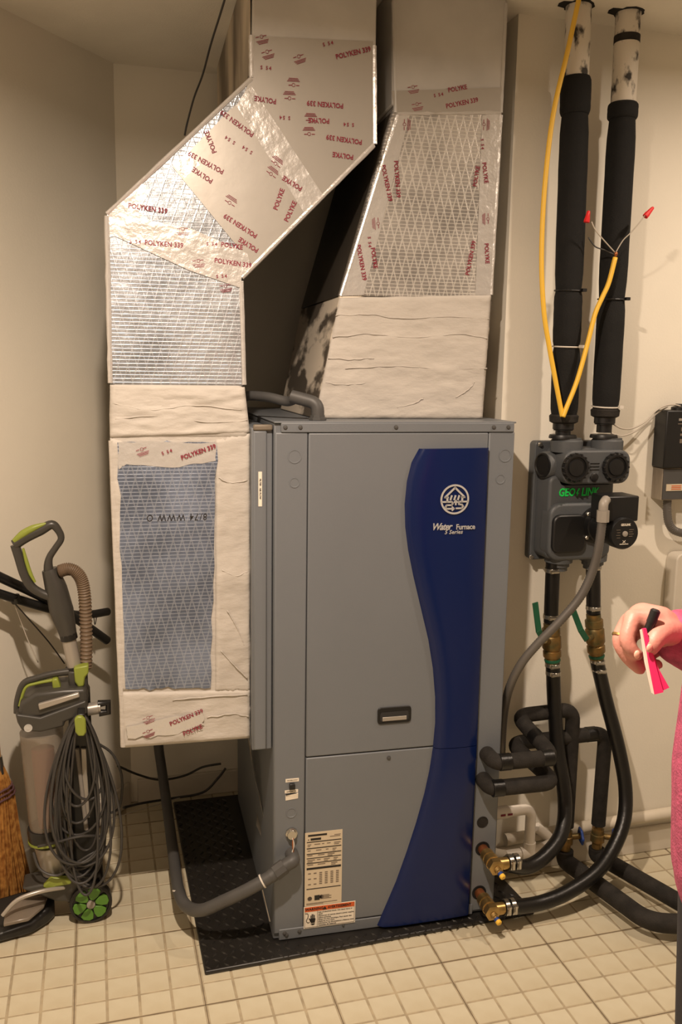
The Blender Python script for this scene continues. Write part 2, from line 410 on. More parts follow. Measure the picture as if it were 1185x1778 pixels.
MB().ubox(PL-.004, PR+.004, .0055, .009, .04, HT-.02).build('panel_gap', M_greyd, hp)
# screws
def screw(u, wz, v=-.004, par=hp, r=.0046):
    mb = MB(); mb.lathe(U(u, v, wz), UN, [(0, r*1.25), (.001, r*1.25), (.0011, r), (.003, r*.92), (.0036, r*.5)], 8); mb.build('screw', M_conduit, par, smooth='auto')
for u in (.026, .063, .305, .566, .606): screw(u, HT-.014)
for u in (.030, .070): screw(u, .034, -.0035)
screw(.035, .028, -.0035); screw(.307, .503, -.0035); screw(.19, .035, -.0035, r=.003)
# knock-outs on the posts
for u, wz, r in ((.050, 1.304, .017), (.050, 1.240, .013), (.602, 1.302, .017), (.592, 1.241, .013), (.0465, .374, .014)):
    mb = MB(); mb.lathe(U(u, -.001, wz), UN, [(0, r), (.0012, r), (.0012, r-.0022), (.0002, r-.003)], 28); mb.build('knockout', M_grey, hp, smooth='auto')
# navy trim, upper and lower piece
left = [(728,779),(715,803),(707,835),(703,875),(704,915),(709,955),(718,1000),(731,1055),(744,1110),(752,1160),(756,1210),(756,1255),(752,1297)]
left2 = [(752,1298),(746,1337),(737,1378),(723,1428),(706,1480),(688,1530),(670,1572),(655,1606)]
def trim(lp, rp, name):
    L_ = [pu(x, y, -.003) for x, y in lp]; R_ = [pu(x, y, -.003) for x, y in rp]
    mb = MB(); n = len(L_); t = UN*.016; mid = []
    vs = []; fs = []
    for a, b in zip(L_, R_):
        s = (b-a).length; d = (b-a)/s
        vs += [a, a+d*.006+t*.55, a+d*.016+t*.85, a+d*min(.05, s*.4)+t*1.12, a+d*s*.7+t*1.12, b-d*.008+t*.95, b-d*.001+t*.6, b]
    k = 8
    for i in range(n-1):
        for j in range(k-1): fs.append((i*k+j, i*k+j+1, (i+1)*k+j+1, (i+1)*k+j))
        fs.append((i*k+k-1, i*k, (i+1)*k, (i+1)*k+k-1))
    fs += [tuple(range(k)), tuple(range((n-1)*k, n*k))]
    mb.add(vs, fs)
    return mb.build(name, M_blue, hp, smooth='auto')
def rightpts(lp, a, b):
    y0, y1 = lp[0][1], lp[-1][1]; return [(a[0]+(b[0]-a[0])*(y-y0)/(y1-y0), a[1]+(b[1]-a[1])*(y-y0)/(y1-y0)) for x, y in lp]
bt = trim(left, rightpts(left, (847,777), (827,1290)), 'upper_trim')
bl = trim(left2, rightpts(left2, (827,1291), (812.5,1583)), 'lower_trim')
# emblem and lettering on the trim
def onf(x, y): return pu(x, y, -.0225)
EC = onf(790, 867); S = .0385
def ering(r0_, r1_):
    mb = MB(); n = 40; vs = []; fs = []
    for k in range(n):
        a = 2*PI*k/n; d = UR*math.cos(a)+Vector((0,0,1))*math.sin(a); vs += [EC+d*r0_, EC+d*r1_, EC+d*r1_+UN*.0015, EC+d*r0_+UN*.0015]
    for k in range(n):
        a, b = k*4, ((k+1) % n)*4
        for q in range(4): fs.append((a+q, a+(q+1) % 4, b+(q+1) % 4, b+q))
    mb.add(vs, fs); return mb
def ebar(mb, pts, wd=.0052):
    """flat ribbon in emblem coordinates (-1..1)"""
    for a, b in zip(pts[:-1], pts[1:]):
        A = EC+UR*a[0]*S+Vector((0,0,1))*a[1]*S; B = EC+UR*b[0]*S+Vector((0,0,1))*b[1]*S
        d = (B-A).normalized(); nn = d.cross(UN).normalized()*wd/2; A = A-d*wd*.3; B = B+d*wd*.3
        mb.prism([A-nn, B-nn, B+nn, A+nn], UN*.0015)
emb = ering(S, S*.88).build('emblem', M_silver, bt)
e = MB()
ebar(e, [(-.66, .16), (0, .78), (.66, .16)], .0048); ebar(e, [(-.52, .16), (-.52, -.16)]); ebar(e, [(.52, .16), (.52, -.16)])
ebar(e, [(-.70, .14), (-.46, .14)], .004); ebar(e, [(.46, .14), (.70, .14)], .004)
ebar(e, [(-.92, -.16), (-.2, -.16), (-.13, -.28), (-.2, -.38), (-.55, -.38), (-.64, -.5), (-.55, -.62), (-.12, -.62)], .0042)
ebar(e, [(.92, -.16), (.3, -.16), (.3, -.33), (.52, -.36), (.6, -.48), (.5, -.60), (.12, -.60)], .0042)
ebar(e, [(.08, -.36), (.08, -.10)], .004); ebar(e, [(-.04, -.2), (.08, -.08), (.2, -.2)], .0035); ebar(e, [(-.16, -.5), (-.03, -.62), (-.16, -.74)], .0035)
for x in (-.26, .0, .26): ebar(e, [(x-.04, -.02), (x+.04, .24)], .0046)
e.build('emblem_house', M_silver, bt)
Zv = Vector((0,0,1))
letters('lettering', textmesh('Water', .025, .0004, .35, .88, .0006), M_silver, onf(767, 915), UR, Zv, bt, .88)
letters('lettering', textmesh('Furnace', .0195, .0003, 0, .95, .0006), M_silver, onf(809, 915), UR, Zv, bt, .88)
letters('lettering', textmesh('5 Series', .0145, .0002, .25, 1.05, .0006), M_silver, onf(788, 924), UR, Zv, bt)
# recessed handle, latch, control button, labels
mb = MB()
def rrect(cu, cw, hu, hw_, r, v, n=5):
    pts = []
    for sx, sz, a0 in ((1, 1, 0), (-1, 1, PI/2), (-1, -1, PI), (1, -1, 1.5*PI)):
        for k in range(n+1):
            a = a0+PI/2*k/n; pts.append(U(cu+sx*(hu-r)+r*math.cos(a), v, cw+sz*(hw_-r)+r*math.sin(a)))
    return pts
hd = MB().prism(rrect(.319, .622, .046, .0225, .009, -.003), UN*.004).build('handle', M_black, up_, bevel=.0015)
MB().prism(rrect(.319, .6195, .039, .0125, .006, -.007), UN*.001).build('handle_recess', M_greyd, hp)
MB().ubox(.286, .352, -.0095, -.0075, .608, .619).build('handle_pull', M_vsil, hp, bevel=.001)
MB().ubox(.040, .055, -.010, -.001, .441, .457).build('reset_button', M_black, hp, bevel=.002)
def plate(name, u0_, u1, w0, w1, v, m, par, t=.0008): return MB().ubox(u0_, u1, v-t, v, w0, w1).build(name, m, par)
s1 = plate('sticker', .031, .066, .460, .469, -.001, M_white, hp); s2 = plate('sticker', .029, .064, .430, .438, -.001, M_white, hp)
mb = MB(); mb.hexa([U(.031,-.001,.410),U(.064,-.001,.413),U(.064,-.002,.413),U(.031,-.002,.410),U(.031,-.001,.424),U(.064,-.001,.428),U(.064,-.004,.428),U(.031,-.003,.424)]); mb.build('sticker', M_white, hp)
letters('lettering', textmesh('HIGH PRESS LOCKOUT', .0036, .0001), M_print, U(.0485, -.0021, .4645), UR, Zv, s1, .75)
letters('lettering', textmesh('LOW VOLT 5A', .0045, .0002), M_print, U(.0465, -.0021, .434), UR, Zv, s2, .85)
MB().ubox(.032, .060, -.003, -.001, .4225, .4275).build('sticker_tear', M_black, hp)
# rating plate
np_ = plate('rating_plate', .083, .184, .104, .314, -.003, M_nameplate, lo_)
mb = MB(); mg = MB()
def bar(m_, a, b, c, d): m_.ubox(a, b, -.0044, -.0038, c, d)
for wz, h in ((.286, .0022), (.268, .0022), (.252, .0022), (.240, .0018), (.226, .0020), (.2085, .0055), (.152, .002)): bar(mb, .088, .181, wz, wz+h)
bar(mb, .091, .142, .303, .308); bar(mb, .098, .126, .2915, .2975); bar(mb, .091, .094, .293, .295)
bar(mb, .110, .124, .119, .133)
random.seed(3)
for row, (a, b) in enumerate(((.271, .284), (.255, .266), (.243, .250), (.229, .238), (.216, .224))):
    u = .09
    while u < .172:
        l = random.uniform(.006, .022); bar(mg, u, min(u+l, .179), (a+b)/2+.0012, (a+b)/2+.0032)
        if random.random() < .6: bar(mg, u, min(u+l*.7, .179), (a+b)/2-.0032, (a+b)/2-.0014)
        u += l+random.uniform(.004, .016)
for c in range(6):
    for r in range(7):
        if c < 2 and r % 3: continue
        bar(mg, .092+c*.0152, .0995+c*.0152, .196-r*.0052, .1985-r*.0052)
for k in range(4): bar(mg, .130, .156-.006*(k % 2), .121+k*.0032, .1224+k*.0032)
bar(mg, .088, .172, .1105, .1118); bar(mg, .088, .134, .1075, .1086); bar(mg, .150, .178, .297, .2985); bar(mg, .162, .179, .301, .3025)
for (u, wz) in ((.097, .125), (.1285, .127)): mg.lathe(U(u, -.0038, wz), UN, [(0, .0062), (.0006, .0062), (.0006, .005), (0, .005)], 20)
mb.build('printed_bars', M_print, np_)['kind'] = 'stuff'; mg.build('printed_lines', M_printg, np_)['kind'] = 'stuff'
# warning label
wl = plate('warning_label', .081, .2225, .040, .1035, -.0045, M_white, lo_)
o = MB().ubox(.0835, .220, -.0059, -.0053, .0885, .1015).build('orange_band', M_orange, wl)
letters('lettering', textmesh('WARNING', .0098, .0004, 0, 1.05), M_print, U(.1095, -.0062, .095), UR, Zv, wl)
letters('lettering', textmesh('AVERTISSEMENT', .0098, .0004, 0, 1.05), M_print, U(.1785, -.0062, .095), UR, Zv, wl, .86)
mb = MB(); mb.prism([U(.1325,-.006,.0905),U(.1435,-.006,.0905),U(.138,-.006,.1)], UN*.0004)
mb.ubox(.1175, .1182, -.0059, -.0053, .044, .0885)
for a, b, c, d in ((.0835,.2200,.0425,.0431),(.0835,.0841,.0425,.1015),(.2194,.2200,.0425,.1015)): mb.ubox(a, b, -.0059, -.0053, c, d)
# hand pictogram with a wire
mb.prism([U(.097,-.0055,.062),U(.101,-.0055,.055),U(.111,-.0055,.055),U(.113,-.0055,.066),U(.112,-.0055,.068),U(.100,-.0055,.068)], UN*.0005)
for k, (a, h) in enumerate(((.1005, .077), (.1035, .0805), (.1065, .0800), (.1098, .0775))): mb.ubox(a-.0011, a+.0011, -.006, -.0055, .066, h)
mb.hexa([U(.101,-.0055,.06),U(.103,-.0055,.063),U(.103,-.006,.063),U(.101,-.006,.06),U(.094,-.0055,.068),U(.096,-.0055,.0695),U(.096,-.006,.0695),U(.094,-.006,.068)])
mb.prism([U(.1,-.0055,.053),U(.1115,-.0055,.053),U(.109,-.0055,.049),U(.103,-.0055,.049)], UN*.0005)
mb.tube([U(.085,-.0056,.084),U(.092,-.0056,.0825),U(.0925,-.0056,.073),U(.088,-.0056,.063),U(.092,-.0056,.057),U(.097,-.0056,.058)], .0009, 6, sub=5)
mb.build('pictogram', M_print, wl)
for k, tx in enumerate(('Risk of electrical shock. Can cause injury or', 'death.', 'Disconnect all remote electric power supplies', 'before servicing.', 'Risque de choc electrique. Peut causer des', 'blessures ou la mort.', "Debrancher les alimentations a distance avant", "l'entretien de l'appareil.")):
    me = textmesh(tx, .0053, .00012); wd = max(v.co.x for v in me.vertices)-min(v.co.x for v in me.vertices); sx = min(1, .098/wd)
    letters('lettering', me, M_print, U(.1205+wd*sx/2, -.0059, .0838-k*.0053), UR, Zv, wl, sx)
# foil-faced lining that hangs loose on the cabinet's left side
mb = MB(); n = 10; vs = []
for i in range(n+1):
    t = i/n
    for s in (0, 1):
        v = .30+s*.22-.10*t*s; vs.append(U(-.010-.016*math.sin(t*5+s), v-.16*t+.03*s, .55-.36*t))
for i in range(n): mb.f.append((2*i, 2*i+1, 2*i+3, 2*i+2))
mb.v = [Vector(p) for p in vs]; o = mb.build('loose_liner', M_clear, hp, smooth=True); sd = o.modifiers.new('solid', 'SOLIDIFY'); sd.thickness = .0008
# openings on the right post
for u, wz, r in ((.5855, .2091, .021), (.5808, .0775, .021), (.5855, .4885, .021), (.5768, .4159, .020), (.5822, .2884, .0165)):
    mb = MB(); mb.lathe(U(u, -.0012, wz), UN, [(-.004, r), (.0012, r), (.0018, r*.9), (.0004, r*.86)], 26); mb.build('grommet', M_hole if wz != .2884 else M_foamb, hp, smooth='auto')

# ------------------------------------------------------------------ filter rack between cabinet and return duct
fr = thing('filter_rack', 'grey sheet-metal filter rack between return duct and heat pump', 'filter rack', U(-.03, .02, .545))
MB().ubox(-.053, -.0015, .02, .70, .545, 1.372).build('rack_body', M_grey, fr, bevel=.003)
MB().ubox(-.050, -.016, .012, .0205, .548, 1.366).build('rack_door', M_grey, fr, bevel=.004)
MB().ubox(-.049, -.002, .010, .024, 1.366, 1.381).build('rack_clip', M_side, fr, bevel=.004)
lb = MB().ubox(-.0375, -.0285, .0108, .012, 1.181, 1.2665).build('rack_label', M_white, fr)
letters('lettering', textmesh('FILTER - AIR FLOW', .006, .0002), M_print, U(-.033, .0104, 1.224), -Zv, UR, lb)

# ------------------------------------------------------------------ ducts
def relief(p00, p10, p11, p01, nrm, nx, ny, th, amp, fs=14.0, seed=0, edge=.0, stretch=2.0):
    """slab on a face: corners in order, pushed out by th + lumps"""
    mb = MB(); nrm = Vector(nrm).normalized(); p00, p10, p11, p01 = (Vector(p) for p in (p00, p10, p11, p01))
    vs = []
    for j in range(ny+1):
        for i in range(nx+1):
            s, t = i/nx, j/ny
            if edge:
                if i in (0, nx): s += edge*hnoise(t*9, seed+1+i)
                if j in (0, ny): t += edge*hnoise(s*9, seed+4+j)
            p = (p00*(1-s)+p10*s)*(1-t)+(p01*(1-s)+p11*s)*t
            q = hnoise(p.x*fs+seed*3, p.z*fs*stretch+p.y*fs, seed)+.5*hnoise(p.x*fs*2.7, p.z*fs*2.7*stretch, seed+9)
            k = 0.25 if (i in (0, nx) or j in (0, ny)) else 1
            vs.append(p+nrm*max(.0003, (th+amp*q)*k))
    for j in range(ny):
        for i in range(nx):
            a = j*(nx+1)+i; mb.f.append((a, a+1, a+nx+2, a+nx+1))
    # skirt down to the face
    ring = [i for i in range(nx+1)]+[j*(nx+1)+nx for j in range(1, ny+1)]+[ny*(nx+1)+i for i in range(nx-1, -1, -1)]+[j*(nx+1) for j in range(ny-1, 0, -1)]
    b0 = len(vs); base = [vs[i]-nrm*(th*.25+.0006) for i in ring]
    for k in range(len(ring)):
        k2 = (k+1) % len(ring); mb.f.append((ring[k], ring[k2], b0+k2, b0+k))
    mb.f.append(tuple(range(b0, b0+len(ring)))[::-1])
    mb.v = vs+base; return mb
POLY = 'POLYKEN 339'
def stampmesh():
    if 'stamp' in TXT: return TXT['stamp']
    mb = MB()
    for k, (l, y) in enumerate(((.030, -.006), (.026, -.009), (.022, -.012))): mb.add([(-l/2,y,0),(l/2,y,0),(l/2,y+.0013,0),(-l/2,y+.0013,0)], [(0,1,2,3)])
    for a, b in ((-.014, -.006), (.003, .012)): mb.add([(a,.003,0),(b,.003,0),(b,.0045,0),(a,.0045,0)], [(0,1,2,3)])
    n = 14
    for k in range(n):
        a, b = 2*PI*k/n, 2*PI*(k+1)/n
        mb.add([(math.cos(t)*r_, .003+math.sin(t)*r_, 0) for t, r_ in ((a, .0042), (b, .0042), (b, .0032), (a, .0032))], [(0,1,2,3)])
    o = mb.build('stamp', M_red); me = o.data; bpy.data.objects.remove(o); TXT['stamp'] = me; return me
def marks(parent, v, lst, kind):
    for x, y, a in lst:
        X, Y_ = spin(UR, Zv, math.radians(a)); p = pu(x, y, v)
        if kind == 'p': letters('tape_lettering', textmesh(POLY, .0155, .0004, 0, 1.0), M_red, p, X, Y_, parent, .93)
        elif kind == 'h': letters('tape_lettering', textmesh('POLYKE', .0155, .0004, 0, 1.0), M_red, p, X, Y_, parent, .93)
        elif kind == 's': letters('tape_stamp', stampmesh(), M_red, p, X, Y_, parent)
        else: letters('tape_lettering', textmesh('S 54', .011, .0003, 0, 1.4), M_red, p, X, Y_, parent)
def strip(name, pts, v, m, parent, t=.0008):
    return MB().prism([pu(x, y, v) for x, y in pts], UN*t).build(name, m, parent)

# ---- return duct (left, with the offset)
VF = .05
rd = thing('return_duct', 'bent foil-taped return duct with a cream plenum left of the heat pump', 'duct', U(-.22, .3, .566))
WT = ZC-.001
def uprism(pts, v0, v1): return MB().prism([U(u, v0, wz) for u, wz in pts], U(0, v1, 0)-U(0, v0, 0))
uprism([(-.377,.566),(-.0545,.564),(-.0545,1.362),(-.384,1.365)], VF, .74).build('plenum', M_mastic, rd, bevel=.006)
MBc = uprism([(-.386,1.345),(-.0535,1.345),(-.064,1.41),(-.068,1.475),(-.382,1.475),(-.386,1.40)], VF-.004, .745)
MBc.build('collar', M_mastic, rd, bevel=.012, seg=3)
uprism([(-.382,1.47),(-.068,1.47),(-.0745,1.722),(-.3825,1.856)], VF, .74).build('riser', M_foil, rd, bevel=.005)
uprism([(-.3825,1.855),(-.0745,1.721),(.2505,2.053),(-.0472,2.181)], VF, .80).build('offset', M_foilx, rd, bevel=.006)
uprism([(-.0472,2.180),(.2505,2.052),(.249,WT),(-.0425,WT)], VF, .84).build('upper_section', M_bare, rd, bevel=.004)
MB().ubox(-.0505, -.0478, VF+.012, .83, 2.19, WT).build('upper_side', M_side, rd)
NV = UN
# mastic on the plenum face: lumpy bands around the foil window
def mpanel(name, px, nx, ny, th=.004, amp=.0035, seed=0, v=VF, par=rd, fs=14, edge=.0, st=2.0):
    P = [pu(x, y, v) for x, y in px]
    return relief(P[0], P[1], P[2], P[3], UN, nx, ny, th, amp, fs, seed, edge, st).build(name, M_mastic, par, smooth=True)
mpanel('mastic_band', [(191,760),(434,752),(425,672),(191,668)], 40, 24, .006, .005, 1, st=3.5)
mpanel('mastic_band', [(374,1200),(434,1200),(434,752),(374,764)], 14, 70, .004, .004, 2, edge=.02, st=1.2)
mpanel('mastic_band', [(214,1298),(434,1281),(434,1198),(210,1202)], 36, 16, .003, .0035, 3, edge=.01)
mpanel('mastic_band', [(212,1200),(224,1200),(214,766),(191,760)], 5, 60, .003, .0025, 4, st=1.2)
# foil window in the plenum
fp = MB()
def ragged(px, amp, seed, n=10):
    out = []
    for i in range(len(px)):
        a = Vector(px[i]); b = Vector(px[(i+1) % len(px)])
        for k in range(n):
            t = k/n; p = a*(1-t)+b*t; nn = Vector((-(b-a).y, (b-a).x)).normalized(); out.append(tuple(p+nn*amp*hnoise(k*.9+i*5, seed)*2))
    return out
fp.prism([pu(x, y, VF-.003) for x, y in ragged([(218,1196),(366,1194),(376,768),(204,768)], 3.5, 11, 14)], UN*.0016)
fpo = fp.build('foil_window', M_foilb, rd)
strip('foil_tape', ragged([(205,768),(376,768),(375,800),(300,812),(220,806),(206,815)], 2.5, 3, 6), VF-.0048, M_foilt, rd)
strip('foil_tape', ragged([(219,1262),(352,1236),(355,1258),(300,1276),(222,1282)], 2.5, 5, 6), VF-.0065, M_foilt, rd)
letters('marker_writing', textmesh('8/74 WWW O', .024, .0002, .1, 1.25), M_print, pu(308, 898, VF-.0049), -UR, -Zv, fpo, .82)
# tapes on the offset
for k, px in enumerate([
    [(436,62),(648,72),(651,250),(560,342),(425,160),(437,132)],
    [(425,160),(437,150),(562,340),(520,383),(400,200)],
    [(400,190),(410,182),(530,372),(440,462),(300,290),(330,262)],
    [(300,285),(330,262),(347,286),(320,310)],
    [(186,372),(246,318),(262,330),(240,368),(330,430),(420,478),(418,500),(330,470),(200,410),(188,412)],
    [(186,388),(200,372),(330,396),(430,440),(436,466),(418,484),(340,440),(230,400)]]):
    strip('foil_tape', px, VF-.0006-.0003*k, (M_foils, M_foilt, M_foils, M_foilt, M_foilt, M_foilt)[k], rd, .0006)
# taped edges that catch the light
def edge_tube(a, b, r=.006, v=VF+.002): return [pu(*a, v), pu(*b, v)]
for a, b in (((186,372),(437,137)), ((649,252),(420,482)), ((650,80),(651,250)), ((437,62),(437,135)), ((186,375),(192,665)), ((419,488),(424,668)), ((193,765),(214,1296))):
    A, B = edge_tube(a, b); d = (B-A); pts = [A+d*(k/14)+UN*.0015*hnoise(k, a[0]) for k in range(15)]
    mb = MB(); mb.tube(pts, [.0062*(1+.3*hnoise(k*1.7, b[1])) for k in range(15)], 8); mb.build('taped_edge', M_foilt if b[1] < 1000 else M_mastic, rd, smooth='auto')
VT = VF-.0030
marks(rd, VT, [(614,92,17),(565,181,180),(598,242,176),(412,214,148),(358,282,155),(257,362,-5),(285,424,-2),(405,457,-6),(418,392,150)], 'p')
marks(rd, VT, [(461,173,176),(554,209,182),(366,246,112),(352,304,150),(596,270,176),(508,318,152),(485,346,70),(505,367,65),(403,427,-5),(432,425,150)], 'h')
marks(rd, VT, [(455,66,17),(465,92,20),(520,100,22),(510,145,182),(503,168,182),(540,206,182),(537,230,184),(480,282,146),(472,300,146),(318,400,4),(345,455,8),(400,350,150),(392,498,10)], 's')
marks(rd, VT, [(570,76,17),(462,118,0),(495,204,180),(606,216,180),(400,243,150),(430,260,150),(235,420,0),(368,424,0),(385,480,5)], 'n')

VT = VF-.0088
marks(rd, VT, [(345,785,19),(324,1246,20)], 'p'); marks(rd, VT, [(335,1268,20)], 'h'); marks(rd, VT, [(247,782,18),(258,1248,20),(258,1272,20)], 's'); marks(rd, VT, [(290,785,18)], 'n')
# ---- supply duct (right)
VS = .12
sdk = thing('supply_duct', 'tapered foil supply air duct rising from the top of the heat pump to the ceiling', 'duct', U(.35, .35, HT))
def frust(u0_, u1, u2, u3, w0, w1, v0=VS, v1=.64):
    return MB().hexa([U(u0_,v0,w0),U(u1,v0,w0),U(u1,v1,w0),U(u0_,v1,w0),U(u2,v0,w1),U(u3,v0,w1),U(u3,v1,w1),U(u2,v1,w1)])
frust(.1212, .586, .186, .599, HT+.0008, 1.70).build('base_boot', M_smear, sdk, bevel=.003)
frust(.1865, .5985, .318, .604, 1.70, 2.165).build('taper', M_foil2, sdk, bevel=.005)
frust(.312, .6045, .306, .607, 2.165, WT).build('upper_section', M_bare, sdk, bevel=.004)
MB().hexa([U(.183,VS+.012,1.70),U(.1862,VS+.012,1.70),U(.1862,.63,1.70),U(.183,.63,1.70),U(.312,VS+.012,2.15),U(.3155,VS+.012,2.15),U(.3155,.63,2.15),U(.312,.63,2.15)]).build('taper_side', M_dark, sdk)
P = [pu(x, y, VS) for x, y in ((547,727),(838,727),(853,512),(590,517))]
relief(P[0], P[1], P[2], P[3], UN, 56, 48, .004, .0026, 11, 21, .004, 3.2).build('mastic_face', M_mastic, sdk, smooth=True)
def ridge(px, v, par, seed, r=.0016):
    P_ = [pu(x, y, v) for x, y in px]; P_, R_ = spline(P_, [r]*len(P_), 8)
    MB().tube([p+Zv*.0035*hnoise(k*.35, seed)+UN*.001*hnoise(k*.5, seed+3) for k, p in enumerate(P_)], [r*(1+.7*hnoise(k*.6, seed+5)) for k in range(len(P_))], 6).build('trowel_ridge', M_mastic, par, smooth=True)
for k, px in enumerate([[(583,548),(640,546),(700,553),(780,550),(850,554)], [(578,586),(640,580),(720,586),(800,580),(848,588)], [(570,622),(610,624),(650,622)], [(600,640),(680,636),(760,640),(846,640)], [(566,664),(600,668),(640,664)], [(690,708),(720,700),(735,692)], [(792,690),(812,678),(824,664)]]): ridge(px, VS-.004, sdk, k)
for k, px in enumerate([[(196,700),(260,712),(330,704),(420,712)], [(200,728),(280,722),(360,733),(430,730)], [(384,1130),(404,1152),(430,1178)], [(395,1060),(412,1090),(424,1120)], [(300,1216),(360,1210),(430,1206)], [(360,1246),(400,1240),(432,1244)], [(380,830),(400,838),(430,834)], [(386,990),(410,1000),(430,992)]]): ridge(px, VF-.0055, rd, k+20)
def sstrip(px, k, m): strip('foil_tape', px, VS-.0008-.0003*k, m, sdk, .0006)
sstrip([(592,514),(632,512),(712,200),(690,196)], 0, M_foilt); sstrip([(826,512),(853,512),(871,198),(838,200)], 0, M_foilt)
sstrip([(680,158),(872,152),(870,198),(688,200)], 3, M_foils)
for a, b in (((592,514),(690,200)), ((853,512),(870,200)), ((690,198),(870,196)), ((683,4),(687,196)), ((879,6),(870,196))):
    A, B = edge_tube(a, b, v=VS+.002); d = (B-A); pts = [A+d*(k/14)+UN*.0015*hnoise(k, a[0]) for k in range(15)]
    mb = MB(); mb.tube(pts, [.0055*(1+.35*hnoise(k*1.7, b[1]+a[1])) for k in range(15)], 8); mb.build('taped_edge', M_foilt if max(a[1], b[1]) > 190 and min(a[1], b[1]) > 100 else M_bare, sdk, smooth='auto')
VT = VS-.0027
marks(sdk, VT, [(803,179,15),(690,311,-84),(672,318,-76),(628,456,-78),(818,448,80)], 'p')
marks(sdk, VT, [(795,154,14),(650,448,-80),(843,300,-80),(828,306,82),(846,440,-84)], 'h')
marks(sdk, VT, [(718,153,14),(725,183,14),(655,388,-84),(705,216,90),(843,216,90),(846,380,-86)], 's')
marks(sdk, VT, [(762,165,14),(642,420,-84),(838,250,-84)], 'n')

# ---- thin dark cable that hangs from the ceiling left of the return duct
mb = MB(); mb.tube([pu(392,-6,.10), pu(381,30,.20), pu(366,78,.33), pu(352,130,.45), pu(337,170,.52), pu(325,215,.55), pu(321,235,.55)], .0028, 6, sub=5)
o = mb.build('ceiling_cable', M_cord, smooth=True, off=pu(325,215,.55)); tag(o, 'thin dark cable hanging from the ceiling behind the bent duct', 'cable')
# ---- conduit on top of the cabinet
ct = thing('lid_conduit', 'grey plastic conduit with elbow lying on top of the heat pump', 'conduit', U(.118, .08, HT))
E0 = U(.118, .055, HT)
mb = MB(); mb.tube(fillet([E0, E0+Vector((0,0,.042)), E0+UR*-.06+Vector((0,.03,.058))], .03, 6), .0165, 14); mb.build('elbow', M_conduit, ct, smooth='auto')
mb = MB(); mb.lathe(E0+Vector((0,0,.0008)), (0,0,1), [(0,.023),(.006,.023),(.007,.0185),(.012,.0185)], 8); mb.build('locknut', M_conduit, ct, smooth='auto')
mb = MB(); mb.tube([E0+UR*-.05+Vector((0,.028,.0555)), pu(500,697,.11), pu(462,689,.15), pu(420,690,.22), pu(392,720,.3)], .0125, 12, sub=6); mb.build('conduit_run', M_conduit, ct, smooth=True)

# ------------------------------------------------------------------ the two insulated loop pipes from the ceiling
def vpipe(label, tops, foam0, foam1, ties, seamy, group, gapband=None):
    (x0, y0), (x1, y1) = tops; Y = .08
    def at(yy): return py(x0+(x1-x0)*(yy-y0)/(y1-y0), yy, Y)
    B = at(y1); Bz = Vector((B.x, B.y, 1.337)); root = thing('loop_pipe', label, 'pipe', Bz, group)
    topp = at(y0); ax = (topp-at(y1)).normalized(); topp = topp+ax*((ZC+.03-topp.z)/ax.z)
    MB().tube([at(foam0+6), topp], .0325, 20).build('bare_pipe', M_worn, root, smooth='auto')
    # foam sleeves with a nip at every tie and seam
    ys = [foam0]+seamy+[foam1]
    for a, b in zip(ys[:-1], ys[1:]):
        A, Bp = at(a), at(b); pts = []; rs = []; n = 10
        for k in range(n+1):
            t = k/n; p = A*(1-t)+Bp*t; e = min(t, 1-t)*n
            pts.append(p); rs.append((.0375 if a > foam0 else .0395)*(1-.10*max(0, 1-e/1.2))*(1+.02*hnoise(k*.8, a)))
        MB().tube(pts, rs, 20).build('foam_sleeve', M_foam, root, smooth='auto')
    for yy, m in ties:
        c = at(yy); mb = MB(); n = 20
        mb.tube([c+Vector((math.cos(2*PI*k/n)*.0368, math.sin(2*PI*k/n)*.0368, .002*math.sin(2*PI*k/n))) for k in range(n+1)], .0022, 6)
        mb.box(c.x+.020, c.x+.032, c.y-.040, c.y-.030, c.z-.004, c.z+.004); mb.build('cable_tie', m, root)
    if gapband:
        a, b = at(gapband[0]), at(gapband[1]); MB().tube([a, b], .0335, 20).build('dark_band', M_foamb, root, smooth='auto')
    c = at(foam1); MB().lathe(c+Vector((0,0,.004)), (0,0,-1), [(0,.036),(.004,.040),(.020,.0385),(.024,.031)], 22).build('foam_end', M_foamb, root, smooth='auto')
    MB().lathe(c-Vector((0,0,.018)), (0,0,-1), [(0,.029),(.018,.029),(.020,.0265),(.022,.0265),(.022,.021),(.018+.026,.021)], 20).build('coupling', M_black, root, smooth='auto')
    MB().lathe((c.x, c.y, 1.347), (0,0,-1), [(0,.036),(.005,.038),(.010,.038)], 24).build('flange', M_black, root, smooth='auto')
    return root
vpipe('black foam-covered loop pipe beside the yellow cable, left of the two', ((1005,25),(979,745)), 135, 722, [(505, M_black), (602, M_tie)], [200, 505, 602], 'loop pipes')
vpipe('black foam-covered loop pipe with two red-capped wires before it', ((1091,40),(1050,740)), 180, 712, [(520, M_black), (706, M_tie)], [208, 520], 'loop pipes', (63, 76))

